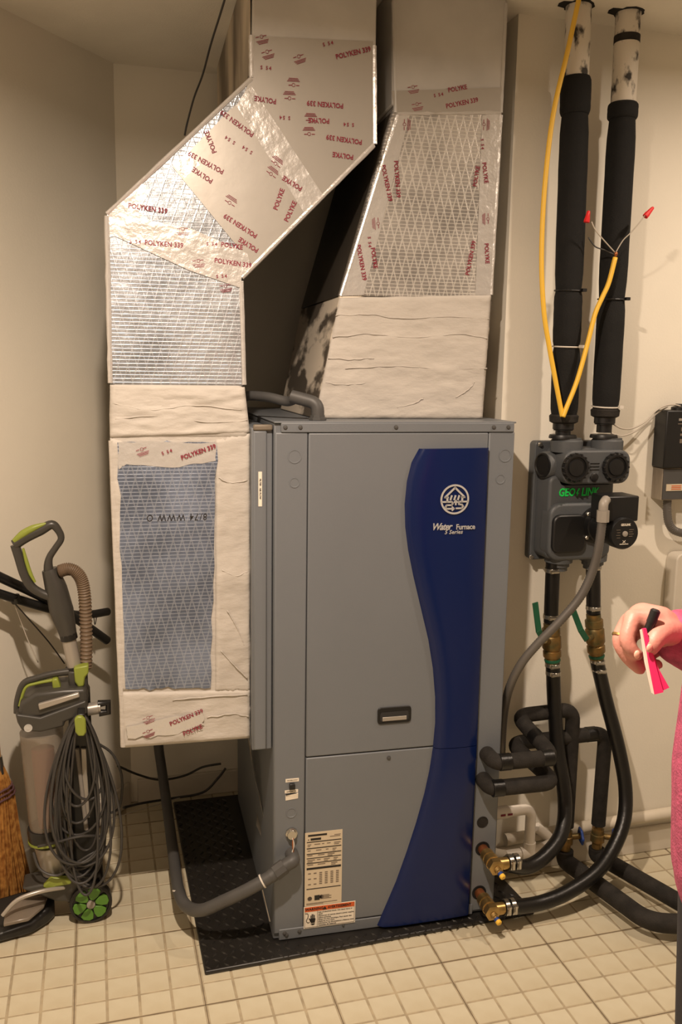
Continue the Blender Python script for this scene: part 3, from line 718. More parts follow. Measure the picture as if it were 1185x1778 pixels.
# ------------------------------------------------------------------ yellow cable with red wire nuts
yc = thing('yellow_cable', 'yellow electrical cable hanging from the ceiling with two red wire nuts', 'cable', py(977, 722, .03))
pts = [py(x, y, Y) for x, y, Y in ((1010,-20,.030),(1005,2,.030),(986,90,.03),(961,200,.03),(946,330,.03),(941,450,.03),(945,540,.03),(954,600,.03),(965,660,.03),(974,708,.03),(977,723,.028))]
MB().tube(pts, .0066, 8, sub=5).build('cable_run', M_yellow, yc, smooth=True)
pts = [py(x, y, .024) for x, y in ((978,724),(985,706),(1003,660),(1021,596),(1034,545),(1047,515),(1058,490),(1069,447))]
MB().tube(pts, .0066, 8, sub=5).build('cable_tail', M_yellow, yc, smooth=True)
MB().ball(py(1070, 441, .024), .0052, 8, (1, 1, 1.3)).build('stripped_end', M_copper, yc, smooth=True)
for pp, nut in (([(1069,440,.024),(1082,418,.015),(1095,405,.005),(1110,388,-.005),(1122,372,-.01)], ((1121,376),(1135,360))), ([(1068,438,.024),(1050,418,.012),(1035,400,.005),(1028,385,.003)], ((1019,386),(1023,366)))):
    MB().tube([py(*p) for p in pp], .0016, 6, sub=4).build('wire', M_wire, yc, smooth=True)
    a, b = py(*nut[0], -.008 if nut[0][0] > 1100 else .003), py(*nut[1], -.008 if nut[0][0] > 1100 else .003); d = b-a; l = d.length
    MB().lathe(a, d, [(0, .0078), (l*.25, .0078), (l*.35, .0068), (l*.9, .0046), (l, .003)], 8).build('wire_nut', M_nut, yc, smooth='auto')
MB().tube([py(*p) for p in ((1067,442,.024),(1050,434,.03),(1034,428,.034),(1022,412,.034))], .0018, 6, sub=4).build('wire', M_cord, yc, smooth=True)

# ------------------------------------------------------------------ flow center on the right wall
fc = thing('flow_center', 'grey wall-mounted flow center with green lettering and a black pump', 'flow center', (.87, .17, 1.0))
W_ = YR-.0008
def rbox(x0, x1, y0, y1, z0, z1, r, n=5):     # rounded rectangle in x/z, from wall side y1 to front y0
    pts = []
    for sx, sz, a0 in ((1, 1, 0), (-1, 1, PI/2), (-1, -1, PI), (1, -1, 1.5*PI)):
        cx = x1-r if sx > 0 else x0+r; cz = z1-r if sz > 0 else z0+r
        for k in range(n+1):
            a = a0+PI/2*k/n; pts.append((cx+r*math.cos(a), y0, cz+r*math.sin(a)))
    return MB().prism(pts, (0, y1-y0, 0))
rbox(.772, 1.000, .135, W_, .985, 1.325, .012).build('back_plate', M_flow, fc, bevel=.003)
rbox(.782, .985, .062, .14, 1.000, 1.235, .02).build('body', M_flow, fc, bevel=.008, seg=3)
rbox(.806, .985, .062, .14, 1.20, 1.310, .02).build('upper_body', M_flow, fc, bevel=.008, seg=3)
rbox(.800, 1.006, .022, .12, 1.215, 1.308, .03).build('upper_block', M_flow, fc, bevel=.006, seg=3)
rbox(.780, .975, .046, .10, .998, 1.160, .035).build('lower_block', M_flow, fc, bevel=.008, seg=3)
for x in (.838, .965):
    MB().lathe((x, .08, 1.300), (0,0,1), [(0,.044),(.030,.044),(.034,.040),(.038,.040)], 26).build('top_port', M_flow, fc, smooth='auto')
for x in (.832, .955):
    mb = MB(); mb.lathe((x, .024, 1.262), (0,-1,0), [(0,.038),(.012,.038),(.016,.035),(.016,.030),(.011,.029),(.011,.024),(.015,.022),(.016,.001)], 28)
    for k in range(16):
        a = 2*PI*k/16; mb.lathe((x+math.cos(a)*.0375, .020, 1.262+math.sin(a)*.0375), (0,-1,0), [(0,.003),(.012,.003)], 5)
    mb.build('cap', M_black, fc, smooth='auto')
sd = Vector((-.985, -.17, 0))
MB().lathe((.835, .105, 1.262), sd, [(0,.038),(.055,.038),(.059,.035)], 26).build('side_port', M_flow, fc, smooth='auto')
MB().lathe(Vector((.835, .105, 1.262))+sd*.0582, sd, [(0,.034),(.004,.034),(.005,.030),(.001,.028),(.001,.001)], 26).build('side_cap', M_black, fc, smooth='auto')
rbox(.786, .888, .034, .05, 1.022, 1.130, .022).build('square_cover', M_black, fc, bevel=.005, seg=2)
MB().lathe((.894, .022, 1.234), (0,-1,0), [(0,.012),(.003,.012),(.005,.009)], 18).build('plug', M_black, fc, smooth='auto')
for k in range(3): MB().box(.880, .908, .0205, .0225, 1.254+k*.0085, 1.2565+k*.0085).build('molded_line', M_black, fc)
letters('lettering', textmesh('GEO', .031, .0008, .12, 1.0, .0005), M_green, (.836, .0605, 1.188), (1,0,0), (0,0,1), fc, .80, 1.0)
letters('lettering', textmesh('LINK', .031, .0008, .12, 1.0, .0005), M_green, (.908, .0605, 1.188), (1,0,0), (0,0,1), fc, .80, 1.0)
MB().prism([(.866,.0612,1.176),(.874,.0612,1.187),(.869,.0612,1.187),(.877,.0612,1.199),(.872,.0612,1.199),(.864,.0612,1.185),(.869,.0612,1.185)], (0,-.001,0)).build('bolt_mark', M_green, fc)
for x, z in ((.786, 1.316), (.776, .994), (.992, .994)):
    MB().lathe((x, .134, z), (0,-1,0), [(0,.007),(.002,.007),(.003,.0055),(.008,.005)], 8).build('mount_screw', M_steel, fc, smooth='auto')
for x in (.838, .948):
    MB().lathe((x, .09, 1.005), (0,0,-1), [(0,.040),(.018,.039),(.020,.031),(.030,.031),(.031,.026),(.042,.026)], 26).build('bottom_port', M_flow, fc, smooth='auto')
# the pump is bolted to the flow center
px_, pz_ = .922, 1.098
pump = MB().lathe((px_, .048, pz_), (0,-1,0), [(0,.052),(.012,.052),(.014,.044),(.035,.044),(.036,.040),(.108,.040),(.110,.043),(.140,.043),(.145,.040),(.145,.001)], 36).build('pump', M_black, fc, smooth='auto')
for a in (.8, 2.35, 3.9, 5.5):
    MB().lathe((px_+math.cos(a)*.047, .036, pz_+math.sin(a)*.047), (0,-1,0), [(0,.006),(.008,.006),(.010,.004)], 6).build('pump_bolt', M_steel, pump, smooth='auto')
MB().box(.872, .968, -.085, -.004, 1.128, 1.196).build('terminal_box', M_black, pump, bevel=.004)
FY = .048-.1453
MB().lathe((px_, FY, pz_), (0,-1,0), [(0,.0075),(.003,.0075),(.004,.005)], 16).build('vent_screw', M_fit, pump, smooth='auto')
letters('lettering', textmesh('GEOLINK', .0085, .0003), M_white, (px_+.001, FY-.0006, pz_+.024), (1,0,0), (0,0,1), pump, .8)
mb = MB(); mb.box(px_-.014, px_+.012, FY-.0008, FY-.0003, pz_-.0285, pz_-.0268)
for a, b in (((-.005,-.018),(.003,-.025)), ((.003,-.018),(-.005,-.025))):
    A = Vector((px_+a[0], FY-.0003, pz_+a[1])); B = Vector((px_+b[0], FY-.0003, pz_+b[1])); mb.tube([A, B], .0006, 5)
mb.build('pump_mark', M_white, pump)
mb = MB()
for k in range(4):
    mb.box(px_+.012, px_+.026-.003*(k % 2), FY-.0008, FY-.0003, pz_+.010-k*.006, pz_+.0115-k*.006); mb.box(px_-.026+.002*(k % 2), px_-.014, FY-.0008, FY-.0003, pz_+.010-k*.007, pz_+.0112-k*.007)
mb.build('pump_print', M_printg, pump)['kind'] = 'stuff'
# flexible conduit from the pump down beside the cabinet
fx = thing('flexible_conduit', 'ribbed grey flexible conduit curving from the pump down beside the heat pump', 'conduit', (.66, .09, .50))
path = [py(x, y, Y) for x, y, Y in ((1047,898,-.105),(1041,945,-.105),(1030,990,-.095),(1009,1035,-.085),(975,1076,-.07),(936,1116,-.05),(906,1152,-.03),(886,1192,0.0),(876,1235,.04),(872,1285,.085),(871,1330,.10))]
P2, R2 = spline(path, [.0118]*len(path), 22); MB().tube(P2, [.0112+.0010*(k % 2) for k in range(len(P2))], 12).build('conduit_run', M_flex, fx, smooth='auto')
a = py(1047, 906, -.105); b = py(1048, 886, -.105); MB().lathe(a, b-a, [(0,.0165),(.030,.0165)], 8).build('compression_nut', M_fit, fx, smooth='auto')
b2 = py(1053, 868, -.088); MB().tube(fillet([b, b+(b-a)*.6, b2], .02, 5), .0125, 12).build('elbow', M_fit, fx, smooth='auto')

# ------------------------------------------------------------------ relay box at the right edge
rb = thing('relay_box', 'black relay box above a grey junction box on the right wall', 'electrical box', (1.27, .17, 1.16))
def pxx(x, y, Y): return py(x, y, Y).x
X0 = 1.176; zt = py(1150, 712, .13).z; zm = py(1150, 812, .13).z; zb = py(1150, 868, .13).z
MB().box(X0, 1.36, .110, W_, zm, zt).build('black_cover', M_black, rb, bevel=.004)
MB().box(X0+.006, 1.34, .122, W_, zb, zm-.001).build('junction_box', M_side, rb, bevel=.002)
MB().box(X0+.010, 1.335, .119, .1225, zb+.002, zm-.004).build('junction_cover', M_conduit, rb, bevel=.001)
MB().lathe((1.235, .14, zt), (0,0,1), [(0,.022),(.008,.022),(.012,.012),(.018,.010)], 16).build('knockout_plug', M_black, rb, smooth='auto')
o = MB().box(1.196, 1.252, .117, .119, zb+.028, zb+.048).build('caution_label', M_nameplate, rb)
for k in range(3): MB().box(1.213, 1.246, .1162, .117, zb+.032+k*.005, zb+.034+k*.005).build('label_line', M_orange, o)
MB().box(1.240, 1.30, .108, .110, zm+.008, zm+.022).build('rating_label', M_nameplate, rb)
for (a, b, c, d, m) in ((1.216,1.232,zt-.030,zt-.023,M_fit),(1.214,1.33,zt-.040,zt-.0375,M_printg),(1.226,1.250,zt-.060,zt-.049,M_printg),(1.224,1.236,zt-.074,zt-.067,M_printg),(1.224,1.246,zt-.095,zt-.083,M_printg),(1.248,1.262,zt-.094,zt-.083,M_fit)):
    MB().box(a, b, .1092, .110, c, d).build('printed_mark', m, rb)
P2, R2 = spline([Vector((1.222,.142,zb+.01)), Vector((1.222,.142,zb-.03)), Vector((1.232,.14,zb-.075)), Vector((1.262,.14,zb-.10)), Vector((1.33,.14,zb-.105)), Vector((1.40,.142,zb-.04)), Vector((1.42,.145,zb+.15)), Vector((1.42,.145,zb+.6)), Vector((1.42,.145,ZC-.002))], [.012]*9, 14)
MB().tube(P2, [.0115+.0012*(k % 2) for k in range(len(P2))], 12).build('conduit_tail', M_flex, rb, smooth='auto')
# cream cover right of it
cc = rbox(1.252, 1.52, .118, W_, .78, py(1180, 962, .118).z, .022).build('wall_cover', M_base, bevel=.004, off=(1.38, .17, .78)); tag(cc, 'cream wall-mounted plastic cover below the relay box at the right edge', 'wall cover')
# thin pale cable from the pipe to the relay box
tcb = thing('sensor_cable', 'thin pale cable sagging from loop pipe to the black relay box', 'cable', py(1110, 748, .12))
for pp in ([(1067,737,.07),(1080,744,.075),(1098,744,.10),(1120,733,.12),(1140,713,.13),(1158,704,.13),(1178,704,.13),(1200,715,.13)], [(1062,752,.07),(1080,757,.075),(1102,750,.11),(1124,735,.13),(1141,718,.14),(1160,706,.14)]):
    MB().tube([py(*p) for p in pp], .0024, 6, sub=5).build('wire', M_wire, tcb, smooth=True)

# ------------------------------------------------------------------ valves and hoses under the flow center
def clamp(c, ax, r, par, w_=.011, m=None):
    ax = Vector(ax).normalized(); mb = MB(); mb.lathe(Vector(c)-ax*w_/2, ax, [(0, r), (0, r+.0014), (w_, r+.0014), (w_, r)], 24)
    side = ax.cross(Vector((0, 1, 0)))
    side = side.normalized() if side.length > .1 else Vector((1,0,0)); fr_ = Vector((0,-1,0)); fr_ = (fr_-ax*fr_.dot(ax)).normalized()
    q = Vector(c)+fr_*(r+.004)+side*.006
    mb.lathe(q-side*.012, side, [(0,.0045),(.018,.0045),(.0181,.0055),(.024,.0055)], 8)
    return mb.build('hose_clamp', m or M_steel, par, smooth='auto')
def ball_valve(name, label, top, bot, hand):
    top, bot = Vector(top), Vector(bot); ax = (bot-top); l = ax.length; ax.normalize()
    t = thing(name, label, 'valve', bot, 'ball valves under the flow center')
    MB().lathe(top, ax, [(0,.021),(l*.12,.021),(l*.13,.026),(l*.28,.026),(l*.29,.023),(l*.34,.0275),(l*.62,.0275),(l*.68,.023),(l*.70,.026),(l*.84,.026),(l*.86,.021),(l,.021)], 12).build('valve_body', M_oldbrass, t, smooth='auto')
    MB().lathe(bot-ax*l*.10, ax, [(0,.022),(.004,.0235),(.009,.022)], 20).build('green_ring', M_greenh, t, smooth='auto')
    c = top+ax*l*.48; s = Vector(hand[0])
    MB().tube([c, c+(s-c)*.9], .0085, 10).build('stem', M_oldbrass, t, smooth='auto')
    pts = [Vector(p) for p in hand]; mb = MB()
    for a, b in zip(pts[:-1], pts[1:]):
        d = (b-a).normalized(); n1 = d.cross(Vector((0,1,0))).normalized()*.0085; n2 = Vector((0,-.0022,0)); a2 = a-d*.003; b2_ = b+d*.003
        mb.hexa([a2-n1-n2, a2+n1-n2, a2+n1+n2, a2-n1+n2, b2_-n1-n2, b2_+n1-n2, b2_+n1+n2, b2_-n1+n2])
    mb.build('lever', M_greenh, t, bevel=.001); return t
def hose(name, label, pts, r, clamps, par=None, sub=6, m=M_rubber):
    P = [py(*p) if len(p) == 3 else Vector(p[0]) for p in pts]; t = thing(name, label, 'hose', P[-1], 'rubber hoses below the flow center')
    MB().tube(P, r, 16, sub=sub).build('hose_tube', m, t, smooth='auto')
    for (x, y, Y, dx, dy, dz) in clamps: clamp(py(x, y, Y) if Y is not None else Vector(x), (dx, dy, dz), r, t)
    return t
YV = .085
ball_valve('ball_valve', 'brass ball valve with upright green lever, nearer the heat pump', py(957,1082,YV), py(960,1150,YV), [py(945,1112,.045), py(936,1096,.035), py(930,1048,.03)])
ball_valve('ball_valve', 'brass ball valve with tilted green lever, right of the flexible conduit', py(1031,1066,YV), py(1037,1144,YV), [py(1019,1110,.045), py(1009,1094,.035), py(993,1052,.03)])
hose('stub_hose', 'short black hose stub from flow center to the left ball valve', [(961,977,YV),(959,1025,YV),(957,1080,YV)], .0205, [(960,990,YV,0,0,1),(957,1070,YV,0,0,1)])
hose('stub_hose', 'short black hose stub from flow center to the right ball valve', [(1030,972,YV),(1031,1020,YV),(1031,1064,YV)], .0205, [(1031,985,YV,0,0,1),(1031,1055,YV,0,0,1)])
hA = U(.5855, -.082, .2091); hB = U(.5808, -.082, .0775)
HL = hose('supply_hose', 'black rubber hose curving from left ball valve to the upper brass fitting', [(960,1150,YV),(961,1168,YV),(963,1220,YV),(969,1300,.06),(981,1385,.02),(976,1445,-.03),(948,1485,-.065),(915,1505,-.085),(hA+UR*.034+Vector((0,0,-.002)),)], .0205,
     [(960,1154,YV,0,0,1),(961,1168,YV,0,0,1)])
HR = hose('return_hose', 'black rubber hose sweeping wide from right ball valve to the lower brass fitting', [(1037,1144,YV),(1040,1160,YV),(1054,1220,.08),(1075,1300,.05),(1087,1375,.02),(1080,1440,-.02),(1043,1507,-.06),(985,1550,-.085),(930,1570,-.088),(hB+UR*.034,)], .0205,
     [(1038,1148,YV,.1,0,1),(1041,1163,YV,.12,0,1)])
for h, base in ((HL, hA), (HR, hB)):
    clamp(base+UR*.046, UR, .0207, h); clamp(base+UR*.064, UR, .0207, h)
def adapter(label, u, wz):
    o0 = U(u, -.0035, wz); t = thing('brass_adapter', label, 'pipe fitting', o0, 'brass adapters on the heat pump')
    MB().lathe(o0, UN, [(0,.0145),(.030,.0145)], 16).build('copper_stub', M_copper, t, smooth='auto')
    MB().lathe(o0+UN*.028, UN, [(0,.019),(.020,.019),(.021,.017),(.026,.017),(.027,.0205),(.046,.0205),(.047,.018),(.052,.018)], 18).build('union', M_brass, t, smooth='auto')
    MB().lathe(o0+UN*.080, UN, [(-.004,.019),(.000,.022),(.018,.022),(.020,.019)], 6).build('hex_body', M_brass, t, smooth='auto')
    MB().lathe(o0+UN*.080+UR*.012, UR, [(0,.0165),(.026,.0165)], 16).build('barb', M_brass, t, smooth='auto')
    q = o0+UN*.098+Vector((0,0,-.002)); d = (UN+Vector((.25,0,-.35))).normalized()
    MB().lathe(q, d, [(0,.010),(.010,.010),(.011,.007),(.016,.007)], 12).build('test_port', M_brass, t, smooth='auto')
    MB().lathe(q+d*.014, d, [(0,.0072),(.008,.0072)], 12).build('blue_collar', M_bluev, t, smooth='auto')
    MB().lathe(q+d*.022, d, [(0,.0078),(.007,.0078),(.009,.006)], 12).build('yellow_cap', M_yellow, t, smooth='auto')
adapter('upper brass hose adapter on the right front post of the heat pump', .5855, .2091)
adapter('lower brass hose adapter on the right front post of the heat pump', .5808, .0775)

# ------------------------------------------------------------------ foam-covered water lines
def foamline(name, label, pts, rad, r=.0215, joints=()):
    P = [Vector(p) for p in pts]; t = thing(name, label, 'pipe', P[-1], 'foam-covered water pipes'); F = fillet(P, rad, 7)
    MB().tube(F, r, 16).build('foam_cover', M_foamb, t, smooth='auto')
    for c, ax in joints:
        c = Vector(c); ax = Vector(ax).normalized(); MB().lathe(c-ax*.016, ax, [(0,r+.0004),(.001,r+.0013),(.031,r+.0013),(.032,r+.0004)], 18).build('tape_wrap', M_rubber, t, smooth='auto')
    return t
v = -.060
a0 = U(.5855, -.002, .4885); a1 = U(.5855, v, .4885); a2 = pu(962, 1320, v); a2.z = .4885; yb = .10
a3 = Vector((a2.x+.02, yb-.01, .4985)); a4 = py(990, 1232, yb); a3.z = a4.z-.01; a3 = py(898, 1243, yb); a5 = py(1003, 1255, yb); a5z = .155
foamline('water_line', 'black foam-covered pipe looping high out of the upper heat pump outlet', [a0, a1, a2, a3, a4+Vector((.012,0,0)), Vector((a4.x+.012, yb, .165))], .04,
         joints=[((a1+(a2-a1)*.16), a2-a1), ((a2+(a3-a2)*.45), a3-a2), ((a1+(a2-a1)*.88), a2-a1)])
b0 = U(.5768, -.002, .4159); b1 = U(.5768, v, .4159); b2 = pu(964, 1366, v); b2.z = .4159; b3 = py(888, 1291, yb); b4 = py(1052, 1272, yb+.005)
foamline('water_line', 'black foam-covered pipe looping low out of the heat pump toward the brass stop valve', [b0, b1, b2, b3, b4, Vector((b4.x-.004, yb+.005, py(1045,1432,yb).z))], .04, joints=[((b1+(b2-b1)*.10), b2-b1), ((b4+Vector((-.05,0,0))), (1,0,0))])
# stop valves at the wall with blue wheels, and the lines on the floor
def stop_valve(label, c, side):
    c = Vector(c); t = thing('stop_valve', label, 'valve', c-Vector((0,0,.05)), 'stop valves at the wall')
    MB().lathe(c+Vector((0,0,.035)), (0,0,-1), [(0,.014),(.012,.014),(.013,.019),(.028,.019),(.030,.022),(.052,.022),(.054,.016),(.075,.016)], 10).build('valve_body', M_oldbrass, t, smooth='auto')
    s = Vector(side).normalized(); MB().tube([c, c+s*.046], .009, 10).build('bonnet', M_oldbrass, t, smooth='auto')
    mb = MB(); q = c+s*.046; n = 24; x = s.cross(Vector((0,0,1))).normalized(); y = s.cross(x)
    mb.tube([q+(x*math.cos(2*PI*k/n)+y*math.sin(2*PI*k/n))*(.021+.002*math.cos(6*2*PI*k/n)) for k in range(n+1)], .0042, 6)
    for k in range(3): d = x*math.cos(PI*k/3)+y*math.sin(PI*k/3); mb.tube([q-d*.02, q+d*.02], .0028, 5)
    mb.build('handwheel', M_bluev, t, smooth='auto')
c2 = Vector((b4.x-.004, yb+.005, py(1040,1452,yb).z)); stop_valve('brass stop valve with blue wheel under the low foam pipe loop', c2, (.85, -.5, 0))
c1 = Vector((a4.x+.012, yb, .128)); stop_valve('brass stop valve with blue wheel hidden behind the left hose', c1, (1, -.25, .1))
Zf = .052
f1 = [c1+Vector((0,0,-.042)), Vector((c1.x, c1.y, Zf)), pz(1128,1602,Zf), pz(1230,1606,Zf), Vector((2.16, pz(1230,1606,Zf).y-.02, Zf))]
foamline('floor_line', 'thick black foam pipe along the floor, nearer the camera, bending right', f1, .05, .0255)
f2 = [c2+Vector((0,0,-.042)), Vector((c2.x, c2.y, Zf)), pz(1200,1578,Zf), Vector((2.16, pz(1200,1578,Zf).y, Zf))]
foamline('floor_line', 'thick black foam pipe along the floor, nearer the right wall', f2, .04, .0245)

# ------------------------------------------------------------------ white drain trap beside the cabinet
pv = thing('drain_trap', 'white plastic drain trap beside the right side of the heat pump', 'pipe', py(916, 1480, .07))
Yp = .07; R_ = .0155
A = py(846, 1414, Yp); B = py(928, 1408, Yp); Cc = py(917, 1478, Yp)
B2 = Vector((Cc.x+.004, Yp, A.z)); Cc.x = B2.x
MB().tube(fillet([A, B2, Cc], .028, 7), R_, 16).build('upper_bend', M_pvc, pv, smooth='auto')
MB().lathe(A+(B2-A)*.15, B2-A, [(0,R_+.003),(.045,R_+.003)], 18).build('coupling', M_pvc, pv, smooth='auto')
for k in range(2): MB().box(A.x+.035+k*.022, A.x+.050+k*.022, Yp-R_-.0042, Yp-R_-.0032, A.z-.002, A.z+.004).build('red_print', M_red, pv)
MB().lathe(Cc+Vector((0,0,.03)), (0,0,-1), [(0,R_+.003),(.035,R_+.003)], 18).build('coupling', M_pvc, pv, smooth='auto')
D0 = Cc+Vector((-.075,0,-.004)); D1 = Cc+Vector((.03, 0, -.004)); D2 = py(962, 1462, .12)
MB().tube(fillet([D0, D1, D2], .02, 5), R_, 16).build('lower_run', M_pvc, pv, smooth='auto')
MB().lathe(Cc+Vector((-.028,0,-.004)), (1,0,0), [(0,R_+.003),(.05,R_+.003)], 18).build('tee', M_pvc, pv, smooth='auto')
MB().tube([py(932,1436,.13), py(962,1460,.12)], R_, 14).build('side_branch', M_pvc, pv, smooth='auto')
MB().tube([D0+Vector((.004,0,0)), D0+Vector((-.03,.02,0))], R_*.98, 14).build('rear_run', M_wpipe, pv, smooth='auto')

# ------------------------------------------------------------------ power conduit left of the cabinet
pc = thing('power_conduit', 'grey liquid-tight conduit looping from the front post down behind the plenum', 'conduit', py(340, 1585, .05))
E1 = U(.047, -.004, .262)
pts = [pu(497,1502,-.040), pu(470,1522,-.045), pu(430,1545,-.04), pu(390,1564,-.02), py(352,1580,.02), py(326,1575,.08), py(311,1549,.16), py(302,1490,.36), py(291,1405,.62), py(281,1335,.79), py(275,1290,.82), py(270,1200,.83)]
MB().tube(pts, .0165, 14, sub=8).build('conduit_run', M_conduit, pc, smooth=True)
MB().tube(fillet([E1, E1+UN*.036, pts[0]+(pts[0]-pts[1]).normalized()*.004, pts[1]], .022, 6), .0175, 14).build('elbow', M_conduit, pc, smooth='auto')
d = (pts[1]-pts[0]).normalized(); MB().lathe(pts[0]+d*.004, d, [(0,.0205),(.030,.0205)], 8).build('compression_nut', M_conduit, pc, smooth='auto')
MB().lathe(U(.0465, -.0015, .318), UN, [(0,.016),(.006,.016),(.008,.012),(.014,.012)], 10).build('box_connector', M_steel, pc, smooth='auto')
for q in (0, 1): MB().tube([U(.0465+.004*q, -.012, .314), U(.050-.003*q, -.022, .296), U(.044+.004*q, -.028, .276)], .002, 6, sub=4).build('wire', M_copper if q else M_wire, pc, smooth=True)
for c, ax in ((pu(456,1530,-.043), (1,0,.5)), (py(311,1548,.16), (.3,.6,1))):
    ax = Vector(ax).normalized(); MB().lathe(c-ax*.002, ax, [(0,.0172),(0,.0184),(.004,.0184),(.004,.0172)], 18).build('cable_tie', M_tie, pc, smooth='auto')
MB().tube([pu(456,1545,-.045), pu(463,1575,-.02), pu(469,1600,-.006)], .0011, 5).build('tie_wire', M_wire, pc)
# loose cables by the back wall
for nm, lab, pp, r, m in (
  ('loose_cable', 'dark cable sagging along the back wall under the plenum', [(205,1330,.72),(240,1345,.80),(278,1354,.82),(320,1347,.84),(352,1332,.85),(384,1326,.84)], .0042, M_cord),
  ('loose_cable', 'dark cable lying at the foot of the back wall', [(215,1402,.70),(250,1394,.78),(300,1386,.82),(352,1376,.83),(378,1352,.84),(392,1334,.84)], .0042, M_cord),
  ('loose_wire', 'thin pale wire lying on the tiles behind the vacuum', [(190,1424,.70),(230,1410,.74),(270,1398,.78),(320,1383,.83)], .0017, M_wire)):
    P = [py(*p) for p in pp]; P = [Vector((p.x, p.y, max(p.z, r+.0005))) for p in P]
    tag(MB().tube(P, r, 6, sub=6).build(nm, m, smooth=True, off=P[0]), lab, 'cable', 'loose cables by the back wall')

# ------------------------------------------------------------------ upright vacuum on the left
YC = .28
def V(x, y, dy=0.0): return py(x, y, YC+dy)
vc = thing('vacuum_cleaner', 'upright charcoal and lime vacuum cleaner with coiled cord beside the plenum', 'vacuum cleaner', pz(150, 1585))
def slab(px, dy0, dy1, name, m, par=vc, bevel=.006, seg=2):
    """outline in the plane of the machine, from depth dy0 to dy1"""
    return MB().prism([V(x, y, dy0) for x, y in px], (0, dy1-dy0, 0)).build(name, m, par, bevel=bevel, seg=seg)
def vt(px, r, name, m, par=vc, dy=0.0, sub=6, n=12, caps=True):
    P = [V(p[0], p[1], p[2] if len(p) > 2 else dy) for p in px]; return MB().tube(P, r, n, caps, sub).build(name, m, par, smooth='auto')
# grip
gr = vt([(88,1036),(70,1029),(53,1017),(42,996),(33,968),(26,946)], [.012,.0115,.012,.0125,.012,.012], 'grip', M_vgrey, dy=-.005)
vt([(25,946),(45,933),(70,921),(90,911),(102,922),(106,936),(96,952),(86,968),(84,985),(88,1002)], [.014,.014,.0135,.012,.0095,.0085,.0085,.009,.012,.015], 'grip_loop', M_vgrey, dy=-.005)
vt([(24,940,-.012),(40,927,-.012),(58,917,-.012),(80,909,-.011)], [.006,.010,.009,.003], 'grip_pad', M_lime)
vt([(40,952,-.012),(46,975,-.012),(53,996,-.012),(61,1011,-.012)], [.003,.005,.005,.003], 'grip_pad', M_lime)
vt([(86,988),(97,1020),(107,1060),(116,1092),(119,1106)], [.020,.028,.031,.024,.021], 'handle_body', M_vgrey)
MB().lathe(V(118,1100), V(122,1116)-V(118,1100), [(0,.0225),(.016,.0225),(.018,.019)], 18).build('handle_collar', M_vdark, vc, smooth='auto')
vt([(119,1106),(131,1165)], .0185, 'wand_tube', M_vsil, sub=0, n=18)
MB().lathe(V(128,1156), V(131,1168)-V(128,1156), [(0,.022),(.018,.022)], 18).build('wand_socket', M_vdark, vc, smooth='auto')
# corrugated hose
hp_ = [V(*p) for p in ((104,992,-.01),(118,988,-.015),(132,993,-.018),(142,1008,-.015),(147,1035,-.01),(149,1075,0),(150,1120,.005),(149,1160,.005))]
P2, R2 = spline(hp_, [.0165]*8, 20); MB().tube(P2, [.0150+.0024*(1 if (k % 3) == 0 else 0) for k in range(len(P2))], 14).build('corrugated_hose', M_hose, vc, smooth='auto')
slab([(128,1160),(154,1155),(154,1170),(148,1176),(146,1192),(136,1194),(130,1184)], -.036, -.006, 'hose_clip', M_lime, bevel=.004)
# neck and tank lid
slab([(118,1166),(152,1166),(153,1202),(120,1204)], -.024, .03, 'neck', M_vgrey)
lid = slab([(34,1222),(60,1204),(110,1198),(150,1196),(154,1214),(152,1225),(120,1232),(70,1246),(30,1252)], -.055, .055, 'tank_lid', M_vgrey, bevel=.010, seg=3)
slab([(26,1240),(70,1246),(150,1216),(153,1240),(112,1254),(112,1262),(70,1272),(38,1270),(30,1256)], -.062, .058, 'tank_housing', M_vgrey, bevel=.008, seg=3)
slab([(66,1223),(137,1203),(139,1211),(68,1234)], -.0645, -.050, 'silver_band', M_vsil, bevel=.003)
vt([(29,1238),(31,1215),(41,1187),(62,1178),(92,1170),(120,1166)], [.008,.009,.009,.009,.009,.010], 'carry_handle', M_vgrey, dy=-.01)
vt([(34,1226),(44,1195),(62,1187),(92,1181)], [.004,.004,.004,.005], 'carry_handle_lining', M_lime, dy=-.018)
slab([(90,1180),(100,1178),(108,1200),(92,1202)], -.03, .0, 'release_button', M_lime, bevel=.004)
bd = MB().lathe(V(49,1264,-.062), (0,-1,0), [(0,.0105),(.0015,.0105),(.0015,.0085),(.0008,.0085)], 22).build('round_badge', M_silver, vc, smooth='auto')
MB().prism([V(49,1258,-.0637), V(52,1267,-.0637), V(46,1267,-.0637)], (0,-.0006,0)).build('badge_drop', M_silver, vc)
# tank
a, b = V(72,1268), V(84,1450); MB().lathe(a, b-a, [(0,.056),(.10,.053),((b-a).length*.8,.049),((b-a).length,.045)], 28).build('dirt_tank', M_tank, vc, smooth='auto')
a2, b2_ = V(74,1300), V(84,1440); MB().lathe(a2, b2_-a2, [(0,.030),((b2_-a2).length,.024)], 20).build('inner_cone', M_tankin, vc, smooth='auto')
MB().lathe(V(82,1432), V(84,1450)-V(82,1432), [(0,.051),(.006,.053),(.034,.052),(.036,.047)], 26).build('tank_base', M_vdark, vc, smooth='auto')
MB().lathe(V(84,1452), V(85,1460)-V(84,1452), [(0,.0535),(.006,.0535)], 26).build('lime_ring', M_lime, vc, smooth='auto')
a, b = V(88,1462), V(96,1512); MB().lathe(a, b-a, [(0,.044),((b-a).length,.034)], 22).build('motor_cover', M_vsil, vc, smooth='auto')
